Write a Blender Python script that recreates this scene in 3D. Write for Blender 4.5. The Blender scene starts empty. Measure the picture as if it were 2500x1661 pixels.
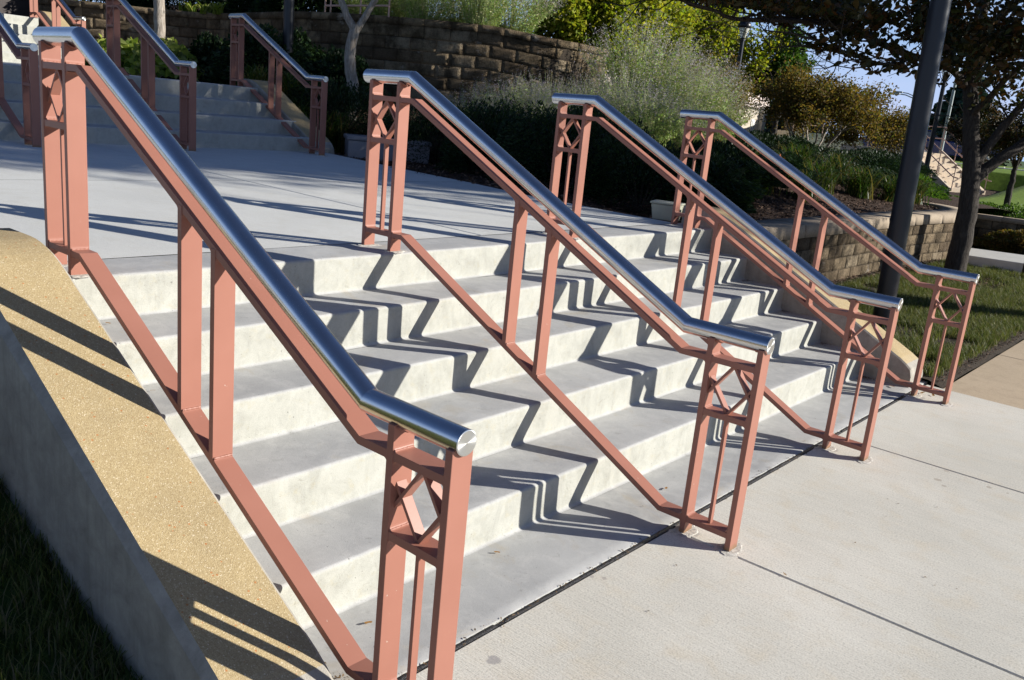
import bpy, bmesh, math, random
import numpy as np
from mathutils import Vector, Matrix, noise
R = math.radians
sc = bpy.context.scene

# ------------------------------------------------------------------ camera
cam_d = bpy.data.cameras.new('camera'); cam = bpy.data.objects.new('camera', cam_d)
sc.collection.objects.link(cam); sc.camera = cam
cam_d.sensor_width = 36.0; cam_d.lens = 2158.57 * 36 / 2500
cam_d.clip_start = 0.05; cam_d.clip_end = 3000
yaw, pitch, roll = 2.2567, -0.2538, 0.0990
f_ = Vector((math.cos(pitch)*math.cos(yaw), math.cos(pitch)*math.sin(yaw), math.sin(pitch)))
r_ = Vector((math.sin(yaw), -math.cos(yaw), 0)); u_ = r_.cross(f_)
r2 = r_*math.cos(roll)+u_*math.sin(roll); u2 = -r_*math.sin(roll)+u_*math.cos(roll)
M = Matrix.Identity(4)
for i in range(3):
    M[i][0] = r2[i]; M[i][1] = u2[i]; M[i][2] = -f_[i]
M[0][3], M[1][3], M[2][3] = 3.4971, -1.5519, 1.7043
cam.matrix_world = M

# ------------------------------------------------------------------ world and sun
SUN_AZ, SUN_EL = 38.0, 21.5
w = bpy.data.worlds.new("World"); sc.world = w; w.use_nodes = True
nt = w.node_tree; bg = nt.nodes['Background']
sky = nt.nodes.new('ShaderNodeTexSky'); sky.sky_type = 'NISHITA'; sky.sun_disc = False
sky.sun_elevation = R(SUN_EL); sky.sun_rotation = R(90-SUN_AZ)
sky.air_density = 1.0; sky.dust_density = 0.35; sky.ozone_density = 5.0; sky.altitude = 150
tint = nt.nodes.new('ShaderNodeMix'); tint.data_type = 'RGBA'; tint.blend_type = 'MULTIPLY'; tint.inputs[0].default_value = 1.0
tint.inputs[7].default_value = (1.04, .95, 1.06, 1)          # white balance of the sky
# thin high cloud, denser towards the horizon
tcw = nt.nodes.new('ShaderNodeTexCoord'); mpw = nt.nodes.new('ShaderNodeMapping'); mpw.inputs['Scale'].default_value = (1.2, 1.2, 5.5)
nzw = nt.nodes.new('ShaderNodeTexNoise'); nzw.inputs['Scale'].default_value = 2.2; nzw.inputs['Detail'].default_value = 6; nzw.inputs['Distortion'].default_value = .6
sxw = nt.nodes.new('ShaderNodeSeparateXYZ'); rpw = nt.nodes.new('ShaderNodeValToRGB'); rzw = nt.nodes.new('ShaderNodeValToRGB')
nt.links.new(tcw.outputs['Generated'], mpw.inputs[0]); nt.links.new(mpw.outputs[0], nzw.inputs['Vector']); nt.links.new(tcw.outputs['Generated'], sxw.inputs[0])
rpw.color_ramp.elements[0].position = .42; rpw.color_ramp.elements[1].position = .75; nt.links.new(nzw.outputs['Fac'], rpw.inputs[0])
rzw.color_ramp.elements[0].position = .0; rzw.color_ramp.elements[0].color = (1, 1, 1, 1); rzw.color_ramp.elements[1].position = .42; rzw.color_ramp.elements[1].color = (0, 0, 0, 1)
nt.links.new(sxw.outputs[2], rzw.inputs[0])
hz_ = nt.nodes.new('ShaderNodeMix'); hz_.data_type = 'RGBA'; hz_.inputs[7].default_value = (5.0, 8.2, 11.6, 1); nt.links.new(rzw.outputs[0], hz_.inputs[0]); nt.links.new(sky.outputs[0], hz_.inputs[6])
cl_ = nt.nodes.new('ShaderNodeMix'); cl_.data_type = 'RGBA'; cl_.inputs[7].default_value = (9.0, 9.6, 11.0, 1); nt.links.new(hz_.outputs[2], cl_.inputs[6])
cm_ = nt.nodes.new('ShaderNodeMath'); cm_.operation = 'MULTIPLY'; cm_.inputs[1].default_value = .55; nt.links.new(rpw.outputs[0], cm_.inputs[0])
cm2 = nt.nodes.new('ShaderNodeMath'); cm2.operation = 'MULTIPLY'; nt.links.new(cm_.outputs[0], cm2.inputs[0]); nt.links.new(rzw.outputs[0], cm2.inputs[1]); nt.links.new(cm2.outputs[0], cl_.inputs[0])
nt.links.new(cl_.outputs[2], tint.inputs[6]); nt.links.new(tint.outputs[2], bg.inputs[0]); bg.inputs[1].default_value = 0.050
sun_d = bpy.data.lights.new('sun', 'SUN'); sun_d.energy = 5.0; sun_d.angle = R(0.5)
sun_d.color = (1.0, 0.96, 0.885)
sun = bpy.data.objects.new('sun', sun_d); sc.collection.objects.link(sun)
sd = Vector((math.cos(R(SUN_AZ))*math.cos(R(SUN_EL)), math.sin(R(SUN_AZ))*math.cos(R(SUN_EL)), math.sin(R(SUN_EL))))
sun.rotation_euler = sd.to_track_quat('Z', 'Y').to_euler(); sun.location = sd*60
sc.view_settings.view_transform = 'Standard'; sc.view_settings.look = 'None'
sc.view_settings.exposure = 0.72; sc.view_settings.gamma = 1.0

# ------------------------------------------------------------------ helpers
C = sc.collection
rng = np.random.default_rng(7)
random.seed(7)

def tag(o, label=None, cat=None, group=None, kind=None):
    if label: o['label'] = label
    if cat: o['category'] = cat
    if group: o['group'] = group
    if kind: o['kind'] = kind
    return o
def empty(name, loc=(0, 0, 0), rz=0, label=None, cat=None, group=None):
    o = bpy.data.objects.new(name, None); C.objects.link(o)
    o.location = loc; o.rotation_euler = (0, 0, rz); o.empty_display_size = .2
    return tag(o, label, cat, group)
def link(name, me, m=None, parent=None, smooth=False):
    o = bpy.data.objects.new(name, me); C.objects.link(o)
    if m is not None: me.materials.append(m)
    if parent: o.parent = parent
    if smooth: me.shade_smooth()
    return o
def mesh_np(name, V, F, m=None, parent=None, smooth=False, nper=4):
    """V (n,3) array, F (k,nper) int array -> one mesh object"""
    V = np.asarray(V, dtype=np.float32); F = np.asarray(F, dtype=np.int32)
    me = bpy.data.meshes.new(name)
    me.vertices.add(len(V)); me.vertices.foreach_set('co', V.ravel())
    k = len(F); me.loops.add(k*nper); me.loops.foreach_set('vertex_index', F.ravel())
    me.polygons.add(k)
    me.polygons.foreach_set('loop_start', np.arange(0, k*nper, nper, dtype=np.int32))
    me.polygons.foreach_set('loop_total', np.full(k, nper, dtype=np.int32))
    me.update(calc_edges=True)
    return link(name, me, m, parent, smooth)
class MB:
    """collects simple solids and links them as one mesh object"""
    def __init__(s): s.v = []; s.f = []; s.sm = []
    def add(s, V, F, smooth=False):
        b = len(s.v); s.v += [tuple(p) for p in V]; s.f += [tuple(i+b for i in f) for f in F]; s.sm += [smooth]*len(F); return s
    def box(s, x0, x1, y0, y1, z0, z1):
        V = [(x, y, z) for z in (z0, z1) for y in (y0, y1) for x in (x0, x1)]
        return s.add(V, [(0, 2, 3, 1), (4, 5, 7, 6), (0, 1, 5, 4), (2, 6, 7, 3), (0, 4, 6, 2), (1, 3, 7, 5)])
    def prism(s, poly, y0, y1):
        """poly: list of (x,z) extruded along y"""
        a = sum(poly[i][0]*poly[(i+1) % len(poly)][1]-poly[(i+1) % len(poly)][0]*poly[i][1] for i in range(len(poly)))
        if a < 0: poly = poly[::-1]
        n = len(poly)
        V = [(x, y0, z) for x, z in poly]+[(x, y1, z) for x, z in poly]
        F = [tuple(range(n)), tuple(range(2*n-1, n-1, -1))]+[(i, i+n, (i+1) % n+n, (i+1) % n) for i in range(n)]
        return s.add(V, F)
    def prism_z(s, poly, z0, z1):
        a = sum(poly[i][0]*poly[(i+1) % len(poly)][1]-poly[(i+1) % len(poly)][0]*poly[i][1] for i in range(len(poly)))
        if a < 0: poly = poly[::-1]
        n = len(poly)
        V = [(x, y, z0) for x, y in poly]+[(x, y, z1) for x, y in poly]
        F = [tuple(range(n-1, -1, -1)), tuple(range(n, 2*n))]+[(i, (i+1) % n, (i+1) % n+n, i+n) for i in range(n)]
        return s.add(V, F)
    def tube(s, pts, rad, n=12, caps=True, smooth=True, mitre=False):
        pts = [Vector(p) for p in pts]; k = len(pts)
        rad = [rad]*k if not hasattr(rad, '__len__') else rad
        V = []; up = Vector((0, 0, 1))
        d0 = (pts[1]-pts[0]).normalized()
        a = d0.cross(up); a = a.normalized() if a.length > 1e-3 else Vector((1, 0, 0))
        for i, p in enumerate(pts):
            d = (pts[min(i+1, k-1)]-pts[max(i-1, 0)]).normalized()
            if mitre and 0 < i < k-1:
                d1 = (pts[i]-pts[i-1]).normalized(); d2 = (pts[i+1]-pts[i]).normalized(); d = (d1+d2).normalized(); sc_ = 1/max(.3, d.dot(d1))
            else: sc_ = 1
            a = (a-d*a.dot(d)).normalized(); b = d.cross(a)
            for j in range(n):
                t = 2*math.pi*j/n
                V.append(p+a*math.cos(t)*rad[i]+b*math.sin(t)*rad[i]*sc_ if False else p+(a*math.cos(t)+b*math.sin(t))*rad[i])
        F = [(i*n+j, i*n+(j+1) % n, (i+1)*n+(j+1) % n, (i+1)*n+j) for i in range(k-1) for j in range(n)]
        s.add(V, F, smooth)
        if caps:
            s.add(V[:n], [tuple(range(n-1, -1, -1))]); s.add(V[-n:], [tuple(range(n))])
        return s
    def build(s, name, m=None, parent=None, bevel=0, bseg=2):
        me = bpy.data.meshes.new(name); me.from_pydata(s.v, [], s.f)
        me.polygons.foreach_set('use_smooth', s.sm); me.update()
        o = link(name, me, m, parent)
        if bevel:
            md = o.modifiers.new('bevel', 'BEVEL'); md.width = bevel; md.segments = bseg; md.limit_method = 'ANGLE'; md.angle_limit = R(35)
            md.harden_normals = False
        return o

# ------------------------------------------------------------------ materials
class NM:
    def __init__(s, name):
        s.m = bpy.data.materials.new(name); s.m.use_nodes = True; s.t = s.m.node_tree; s.n = s.t.nodes
        s.b = s.n['Principled BSDF']; s.out = s.n['Material Output']
    def N(s, typ, **kw):
        n = s.n.new(typ)
        for k, v in kw.items():
            if k.startswith('i_'): 
                key = k[2:].replace('_', ' ')
                n.inputs[key].default_value = v
            else: setattr(n, k, v)
        return n
    def L(s, a, b): s.t.links.new(a, b)
    def coord(s, scale=(1, 1, 1), rot=(0, 0, 0), kind='Object'):
        tc = s.N('ShaderNodeTexCoord'); mp = s.N('ShaderNodeMapping')
        mp.inputs['Scale'].default_value = scale; mp.inputs['Rotation'].default_value = rot
        s.L(tc.outputs[kind], mp.inputs[0]); return mp.outputs[0]
    def noise(s, co, scale, detail=4, rough=.55, dist=0):
        n = s.N('ShaderNodeTexNoise'); n.inputs['Scale'].default_value = scale; n.inputs['Detail'].default_value = detail
        n.inputs['Roughness'].default_value = rough; n.inputs['Distortion'].default_value = dist
        s.L(co, n.inputs['Vector']); return n.outputs['Fac']
    def ramp(s, fac, stops, mode='LINEAR'):
        r = s.N('ShaderNodeValToRGB'); r.color_ramp.interpolation = mode
        e = r.color_ramp.elements
        while len(e) < len(stops): e.new(.5)
        for el, (p, c) in zip(e, stops):
            el.position = p; el.color = (*c, 1) if len(c) == 3 else c
        s.L(fac, r.inputs[0]); return r.outputs[0]
    def mix(s, fac, a, b, blend='MIX'):
        n = s.N('ShaderNodeMix', data_type='RGBA', blend_type=blend)
        if isinstance(fac, (int, float)): n.inputs[0].default_value = fac
        else: s.L(fac, n.inputs[0])
        for k, v in ((6, a), (7, b)):
            if isinstance(v, tuple): n.inputs[k].default_value = (*v, 1)
            else: s.L(v, n.inputs[k])
        return n.outputs[2]
    def math(s, op, a, b=0.0, c=None):
        n = s.N('ShaderNodeMath', operation=op)
        for k, v in enumerate((a, b) if c is None else (a, b, c)):
            if isinstance(v, (int, float)): n.inputs[k].default_value = v
            else: s.L(v, n.inputs[k])
        return n.outputs[0]
    def bump(s, h, strength=.3, dist=.01, normal=None):
        b = s.N('ShaderNodeBump'); b.inputs['Strength'].default_value = strength; b.inputs['Distance'].default_value = dist
        s.L(h, b.inputs['Height'])
        if normal: s.L(normal, b.inputs['Normal'])
        s.L(b.outputs[0], s.b.inputs['Normal']); return b.outputs[0]
    def set(s, **kw):
        for k, v in kw.items():
            s.b.inputs[k.replace('_', ' ')].default_value = v
        return s

def m_paint():
    a = NM('coral_enamel'); co = a.coord()
    big = a.noise(co, 3, 3); fine = a.noise(co, 120, 2); dust = a.noise(co, 24, 6, .7)
    col = a.ramp(big, [(.3, (.300, .131, .094)), (.7, (.338, .151, .109))])
    sp = a.ramp(dust, [(.66, (0, 0, 0)), (.74, (1, 1, 1))])
    col = a.mix(a.math('MULTIPLY', sp, .10), col, (.62, .45, .36))
    chip = a.ramp(a.noise(co, 62, 3, .6, .4), [(.735, (0, 0, 0)), (.75, (1, 1, 1))])
    col = a.mix(a.math('MULTIPLY', chip, .75), col, (.50, .42, .36))
    sz = a.N('ShaderNodeSeparateXYZ'); a.L(co, sz.inputs[0])
    foot = a.ramp(a.math('ADD', sz.outputs[2], a.math('MULTIPLY', a.noise(co, 55, 4, .7), .05)), [(.035, (1, 1, 1)), (.055, (0, 0, 0))])
    col = a.mix(a.math('MULTIPLY', foot, .8), col, (.20, .13, .07))
    a.L(col, a.b.inputs['Base Color'])
    a.L(a.ramp(big, [(.2, (.38,)*3), (.8, (.48,)*3)]), a.b.inputs['Roughness'])
    a.b.inputs['Specular IOR Level'].default_value = .24
    a.bump(fine, .05, .002); return a.m
def m_steel(cap=False):
    a = NM('brushed_stainless_cap' if cap else 'brushed_stainless')
    a.set(Metallic=1.0)
    if cap:
        tc = a.N('ShaderNodeTexCoord'); sp = a.N('ShaderNodeSeparateXYZ'); a.L(tc.outputs['Object'], sp.inputs[0])
        ang = a.math('ARCTAN2', sp.outputs[1], sp.outputs[2])
        rad = a.math('SQRT', a.math('ADD', a.math('MULTIPLY', sp.outputs[1], sp.outputs[1]), a.math('MULTIPLY', sp.outputs[2], sp.outputs[2])))
        wv = a.math('SINE', a.math('MULTIPLY', rad, 6000.0))
        a.L(a.ramp(a.math('ADD', a.math('MULTIPLY', wv, .5), .5), [(0, (.62, .62, .60)), (1, (.78, .78, .76))]), a.b.inputs['Base Color'])
        a.set(Roughness=.30, Anisotropic=.85)
        tg = a.N('ShaderNodeTangent', direction_type='RADIAL', axis='X'); a.L(tg.outputs[0], a.b.inputs['Tangent'])
        return a.m
    co = a.coord((3, 3, 3)); st = a.noise(a.coord((60, 5, 5)), 14, 4, .7); sm = a.noise(co, 4, 4)
    a.L(a.ramp(sm, [(.3, (.60, .60, .60)), (.7, (.68, .67, .66))]), a.b.inputs['Base Color'])
    a.L(a.ramp(st, [(.3, (.21,)*3), (.7, (.245,)*3)]), a.b.inputs['Roughness'])
    a.set(Anisotropic=.2); return a.m
def m_concrete(name, c_lo, c_hi, stain, broom=0.0, grain=220, speck=.5, rot=0.0, spots=()):
    a = NM(name); co = a.coord()
    big = a.noise(co, .9, 5, .6); mid = a.noise(co, 7, 6, .65, .4); fine = a.noise(co, grain, 3, .6)
    col = a.ramp(big, [(.32, c_lo), (.68, c_hi)])
    st = a.ramp(mid, [(.50, (0, 0, 0)), (.72, (1, 1, 1))])
    col = a.mix(a.math('MULTIPLY', st, .55), col, stain)
    g = a.ramp(fine, [(.28, (.62,)*3), (.5, (1, 1, 1)), (.75, (1.12,)*3)])
    col = a.mix(speck, col, a.mix(1.0, col, g, 'MULTIPLY'))
    h = a.math('ADD', a.math('MULTIPLY', fine, .5), a.math('MULTIPLY', mid, .6))
    if broom:
        bn = a.noise(a.coord((1.2, 70, 1), (0, 0, rot)), 3.2, 4, .6)
        col = a.mix(broom, col, a.mix(1.0, col, a.ramp(bn, [(.3, (.80,)*3), (.7, (1.12,)*3)]), 'MULTIPLY'))
        h = a.math('ADD', h, a.math('MULTIPLY', bn, .8))
    for (sx, sy, sr, sc_, amt) in spots:
        vm = a.N('ShaderNodeVectorMath', operation='DISTANCE'); a.L(co, vm.inputs[0]); vm.inputs[1].default_value = (sx, sy, 0)
        dd_ = a.math('ADD', vm.outputs['Value'], a.math('MULTIPLY', a.math('SUBTRACT', a.noise(co, 38, 4, .7), .5), sr*1.3))
        mk = a.ramp(a.math('DIVIDE', dd_, sr), [(.75, (1, 1, 1)), (1.0, (0, 0, 0))])
        col = a.mix(a.math('MULTIPLY', mk, amt), col, sc_)
    a.L(col, a.b.inputs['Base Color']); a.set(Roughness=.86)
    a.b.inputs['Specular IOR Level'].default_value = .3
    a.bump(h, .35, .004); return a.m
def m_steps():
    a = NM('cast_step_concrete'); co = a.coord()
    geo = a.N('ShaderNodeNewGeometry'); sp = a.N('ShaderNodeSeparateXYZ'); a.L(geo.outputs['Normal'], sp.inputs[0])
    up = a.ramp(sp.outputs[2], [(.3, (0, 0, 0)), (.85, (1, 1, 1))])
    big = a.noise(co, 1.3, 5, .6); mid = a.noise(co, 9, 6, .7, .5); fine = a.noise(co, 260, 3, .6); pat = a.noise(co, 30, 5, .7)
    ris = a.ramp(mid, [(.3, (.335, .332, .29)), (.52, (.41, .407, .36)), (.75, (.46, .455, .405))])
    yel = a.ramp(a.noise(co, 22, 5, .7), [(.55, (0, 0, 0)), (.75, (1, 1, 1))])
    ris = a.mix(a.math('MULTIPLY', yel, .5), ris, (.40, .355, .235))
    drip = a.noise(a.coord((1, 3.5, .9)), 4, 6, .7, 1.2)
    ris = a.mix(a.math('MULTIPLY', a.ramp(drip, [(.5, (0, 0, 0)), (.75, (1, 1, 1))]), .42), ris, (.25, .25, .225))
    tr = a.ramp(big, [(.3, (.33, .33, .325)), (.7, (.46, .46, .445))])
    tr = a.mix(a.math('MULTIPLY', a.ramp(mid, [(.45, (0, 0, 0)), (.7, (1, 1, 1))]), .6), tr, (.53, .525, .50))
    tr = a.mix(a.math('MULTIPLY', a.ramp(a.noise(co, 3.1, 6, .7, 1.0), [(.56, (0, 0, 0)), (.70, (1, 1, 1))]), .55), tr, (.40, .355, .275))
    col = a.mix(up, ris, tr)
    blot = a.ramp(a.noise(co, 17, 5, .75, .8), [(.60, (1, 1, 1)), (.72, (.70, .69, .66))])
    col = a.mix(.8, col, a.mix(1.0, col, blot, 'MULTIPLY'))
    g = a.ramp(fine, [(.3, (.72,)*3), (.5, (1, 1, 1)), (.8, (1.1,)*3)])
    col = a.mix(.6, col, a.mix(1.0, col, g, 'MULTIPLY'))
    pit = a.ramp(a.noise(co, 75, 2, .5), [(.23, (.35,)*3), (.29, (1, 1, 1))])
    col = a.mix(.7, col, a.mix(1.0, col, pit, 'MULTIPLY'))
    a.L(col, a.b.inputs['Base Color']); a.set(Roughness=.82)
    a.b.inputs['Specular IOR Level'].default_value = .3
    h = a.math('ADD', a.math('MULTIPLY', fine, .4), a.math('ADD', a.math('MULTIPLY', pat, .6), a.math('MULTIPLY', pit, .5)))
    a.bump(h, .3, .004); return a.m
def m_aggregate():
    a = NM('tan_exposed_aggregate'); co = a.coord()
    geo = a.N('ShaderNodeNewGeometry'); sp = a.N('ShaderNodeSeparateXYZ'); a.L(geo.outputs['Normal'], sp.inputs[0])
    v = a.N('ShaderNodeTexVoronoi', feature='F1'); v.inputs['Scale'].default_value = 330; a.L(co, v.inputs['Vector'])
    v2 = a.N('ShaderNodeTexVoronoi', feature='F1'); v2.inputs['Scale'].default_value = 90; a.L(co, v2.inputs['Vector'])
    sep = a.N('ShaderNodeSeparateColor'); a.L(v.outputs['Color'], sep.inputs[0])
    sep2 = a.N('ShaderNodeSeparateColor'); a.L(v2.outputs['Color'], sep2.inputs[0])
    base = a.ramp(sep.outputs[0], [(0, (.33, .245, .125)), (.35, (.395, .30, .16)), (.75, (.43, .335, .18)), (.96, (.50, .40, .24)), (1, (.66, .57, .41))])
    red = a.ramp(sep2.outputs[1], [(.955, (0, 0, 0)), (.965, (1, 1, 1))])
    near = a.ramp(v2.outputs['Distance'], [(.25, (1, 1, 1)), (.4, (0, 0, 0))])
    base = a.mix(a.math('MULTIPLY', a.math('MULTIPLY', red, near), .8), base, (.42, .15, .035))
    big = a.noise(co, 3, 5, .6)
    base = a.mix(.5, base, a.mix(1.0, base, a.ramp(big, [(.3, (.70, .70, .72)), (.7, (1.12, 1.10, 1.02))]), 'MULTIPLY'))
    grey = a.ramp(a.noise(co, 12, 6, .7, .4), [(.3, (.26, .24, .205)), (.7, (.41, .38, .325))])
    strk = a.noise(a.coord((6, 6, .5)), 4, 5, .7)
    grey = a.mix(a.math('MULTIPLY', a.ramp(strk, [(.48, (0, 0, 0)), (.7, (1, 1, 1))]), .45), grey, (.21, .20, .16))
    up = a.ramp(sp.outputs[2], [(.80, (0, 0, 0)), (.85, (1, 1, 1))])
    col = a.mix(up, grey, base)
    a.L(col, a.b.inputs['Base Color']); a.set(Roughness=.8); a.b.inputs['Specular IOR Level'].default_value = .35
    a.bump(a.math('ADD', a.math('MULTIPLY', v.outputs['Distance'], 1.0), a.noise(co, 40, 4)), .35, .003); return a.m
def m_simple(name, col, rough=.7, var=.15, scale=8, bump=.2, metal=0.0, spec=.4, bd=.01):
    a = NM(name); co = a.coord(); n = a.noise(co, scale, 5, .6)
    lo = tuple(c*(1-var) for c in col); hi = tuple(min(1, c*(1+var)) for c in col)
    a.L(a.ramp(n, [(.3, lo), (.7, hi)]), a.b.inputs['Base Color']); a.set(Roughness=rough, Metallic=metal)
    a.b.inputs['Specular IOR Level'].default_value = spec
    if bump: a.bump(a.noise(co, scale*6, 4), bump, bd)
    return a.m
def m_leaf(name, cols, trans=.35, rough=.55, spec=.18):
    a = NM(name); geo = a.N('ShaderNodeNewGeometry')
    n = len(cols); stops = [((i+.5)/n, c) for i, c in enumerate(cols)]
    col = a.ramp(geo.outputs['Random Per Island'], stops)
    a.L(col, a.b.inputs['Base Color']); a.set(Roughness=rough); a.b.inputs['Specular IOR Level'].default_value = spec
    tr = a.N('ShaderNodeBsdfTranslucent'); a.L(a.mix(.4, col, a.mix(1.0, col, (1.5, 1.6, .5), 'MULTIPLY')), tr.inputs[0])
    mx = a.N('ShaderNodeMixShader'); mx.inputs[0].default_value = trans
    a.L(a.b.outputs[0], mx.inputs[1]); a.L(tr.outputs[0], mx.inputs[2]); a.L(mx.outputs[0], a.out.inputs[0])
    return a.m
def m_block():
    a = NM('split_face_block'); co = a.coord(); geo = a.N('ShaderNodeNewGeometry')
    r_ = geo.outputs['Random Per Island']
    n1 = a.noise(co, 3.5, 6, .65); n2 = a.noise(co, 45, 5, .7)
    base = a.ramp(r_, [(0, (.15, .11, .07)), (.35, (.24, .18, .115)), (.7, (.30, .23, .145)), (1, (.36, .29, .20))])
    base = a.mix(a.math('MULTIPLY', a.ramp(n1, [(.42, (0, 0, 0)), (.62, (1, 1, 1))]), .9), base, (.075, .055, .033))  # stain blotches, widened to paint in deeper shade on the low wall
    base = a.mix(.7, base, a.mix(1.0, base, a.ramp(n2, [(.3, (.6,)*3), (.7, (1.3,)*3)]), 'MULTIPLY'))
    eff = a.ramp(a.noise(a.coord((1, 1, 1.6)), 2.1, 4, .7), [(.63, (0, 0, 0)), (.72, (1, 1, 1))])
    base = a.mix(a.math('MULTIPLY', eff, .55), base, (.55, .50, .44))
    a.L(base, a.b.inputs['Base Color']); a.set(Roughness=.95); a.b.inputs['Specular IOR Level'].default_value = .15
    a.bump(a.math('ADD', n2, a.noise(co, 14, 5, .75, 1.0)), 1.0, .05); return a.m
def m_bark(name, c1, c2):
    a = NM(name); n = a.noise(a.coord((9, 9, 1.6)), 4, 6, .7, .6); n2 = a.noise(a.coord(), 30, 4)
    a.L(a.ramp(n, [(.35, c1), (.65, c2)]), a.b.inputs['Base Color']); a.set(Roughness=.9)
    a.b.inputs['Specular IOR Level'].default_value = .2
    a.bump(a.math('ADD', n, a.math('MULTIPLY', n2, .3)), .9, .03); return a.m

GROUT = m_simple('rough_grout', (.56, .535, .48), .95, .35, 60, 1.0, spec=.2, bd=.006); PAINT = m_paint(); STEEL = m_steel(); CAP = m_steel(True)
STEPS = m_steps(); AGG = m_aggregate()
WALK = m_concrete('broomed_sidewalk', (.56, .535, .465), (.69, .66, .58), (.60, .53, .41), broom=.6, grain=130, speck=.8, rot=R(-7),
    spots=[(1.957, .397, .026, (.33, .31, .30), .8), (2.483, 3.415, .022, (.36, .31, .25), .7), (2.532, 3.349, .014, (.36, .31, .25), .7), (2.475, 3.604, .016, (.36, .31, .25), .6), (2.707, 3.553, .016, (.36, .31, .25), .7),
           (2.798, 3.546, .010, (.36, .31, .25), .7), (1.854, 1.082, .010, (.35, .32, .29), .7), (1.893, 1.109, .012, (.35, .32, .29), .7)]
          +[(1.905+dx, y, r, c, .75) for y in (1.735, 3.36, 5.02) for dx, r, c in ((0, .055, (.36, .34, .31)), (.20, .045, (.40, .38, .35)), (.20, .034, (.70, .69, .66)))])
LAND = m_concrete('landing_concrete', (.56, .56, .53), (.64, .64, .605), (.53, .515, .46), broom=.25, grain=200, rot=R(80))
TANWALK = m_concrete('tan_sidewalk', (.44, .345, .235), (.50, .395, .275), (.36, .28, .19), broom=.3, grain=130)
GREYC = m_concrete('grey_concrete', (.42, .42, .40), (.50, .49, .46), (.36, .35, .31))
SEAL = m_simple('black_joint_sealant', (.018, .017, .02), .45, .5, 40, .8, spec=.5)
BLOCK = m_block(); 
BLOCKCAP = m_concrete('wall_cap_stone', (.27, .215, .155), (.36, .29, .21), (.19, .15, .105), grain=90, speck=1.0)
MULCH = m_simple('bark_mulch', (.060, .036, .024), .95, .6, 30, 1.0, spec=.2, bd=.03)
SOIL = m_simple('soil', (.045, .035, .025), .95, .4, 12, 1.0, spec=.2)
POLE = m_simple('dark_painted_pole', (.012, .014, .020), .35, .15, 4, .03, spec=.4)

# ------------------------------------------------------------------ measured layout
H = 0.18; RUN = 0.3544
Y1 = [0.0, 1.7137, 3.3475, 5.0522]           # rail lines of the near flight
DX = [0.0087, 0.0050, 0.0007, -0.0144]; TH = [-0.0138, 0.0190, 0.0086, -0.0129]
XJ = 1.8275; XU = -0.3246
YL, YR = -0.135, 5.215                        # inner faces of the cheek walls
def zland(x): return 0.9+0.0075*max(0, -x-.3)

def strip(name, prof, y0, y1, ny, m, parent, amp=.002, seed=0):
    """surface sheet: profile (x,z) swept along y with slight unevenness"""
    ys = np.linspace(y0, y1, ny); V = []
    for y in ys:
        for x, z in prof:
            n = noise.noise(Vector((x*2.3+seed, y*1.7, z*3)))*amp + noise.noise(Vector((x*9+seed, y*8, z*9)))*amp*.45 + noise.noise(Vector((x*30+seed, y*26, z*30)))*amp*.25
            V.append((x+n, y, z+n))
    k = len(prof); F = [(i*k+j, (i+1)*k+j, (i+1)*k+j+1, i*k+j+1) for i in range(ny-1) for j in range(k-1)]
    return mesh_np(name, V, F, m, parent, True)
def step_profile(xb, z0, z1, xend, rn=.016, ri=.018):
    """from the inner corner at the riser foot, up over the rounded nosing, back to the next riser's foot"""
    P = []
    P.append((xb+ri, z0))
    for t in range(1, 5):
        a = R(90*t/4); P.append((xb+ri-ri*math.sin(a), z0+ri-ri*math.cos(a)))
    P += [(xb-.001, z0+.06), (xb-.001, z0+.11)]
    for t in range(0, 6):
        a = R(90*t/5); P.append((xb-rn+rn*math.cos(a)-.001, z1-rn+rn*math.sin(a)))
    n = 8
    for t in range(1, n+1): P.append((xb-rn+(xend-xb+rn)*t/n, z1))
    return P
stair = empty('staircase', (0, 0, 0), 0, 'near flight of five pale concrete steps between two tan cheek walls', 'stairs')
for k in range(5):                            # k=0 is the lowest riser
    xb = (4-k)*RUN; z0 = k*H; z1 = z0+H
    xe = XU+.006 if k == 4 else (3-k)*RUN+.018
    strip('step', step_profile(xb, z0, z1, xe), YL, YR, 260, STEPS, stair, .0026, k*7.3)
strip('step_pad', [(4*RUN+.018+(XJ-.010-4*RUN-.018)*t/6, 0) for t in range(6)]+[(XJ-.016, 0), (XJ-.011, -.003), (XJ-.010, -.05)][::1], YL-.4, YR+.35, 90, STEPS, stair, .0015, 60)

def cheek(name, prof, y0, y1, cham, m, label):
    """solid side wall: top outline prof (x,z), outer chamfer, down to z=-0.5"""
    mb = MB(); n = len(prof); x0, x1 = prof[0][0], prof[-1][0]
    zb = prof[0][1]-1.5
    rows = []
    inn = (y0, y1)
    s = 1 if y1 > y0 else -1                   # y0 inner face, y1 outer face
    for (x, z) in prof:
        rows.append([(x, y0, -.4), (x, y0, z-.012), (x, y0+s*.012, z), (x, y1-s*cham*.8, z), (x, y1, z-cham*1.2), (x, y1+s*.01, -.4)])
    V = [p for r_ in rows for p in r_]; F = []
    for i in range(n-1):
        for j in range(5):
            q = (i*6+j, i*6+j+1, (i+1)*6+j+1, (i+1)*6+j)
            F.append(q if s < 0 else q[::-1])
    e0 = tuple(range(0, 6)); e1 = tuple(range((n-1)*6, n*6))
    F += [e0[::-1] if s < 0 else e0, e1 if s < 0 else e1[::-1]]
    mb.add(V, F)
    o = mb.build(name, m, None, .004, 2)
    return tag(o, label, 'cheek wall')
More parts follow.
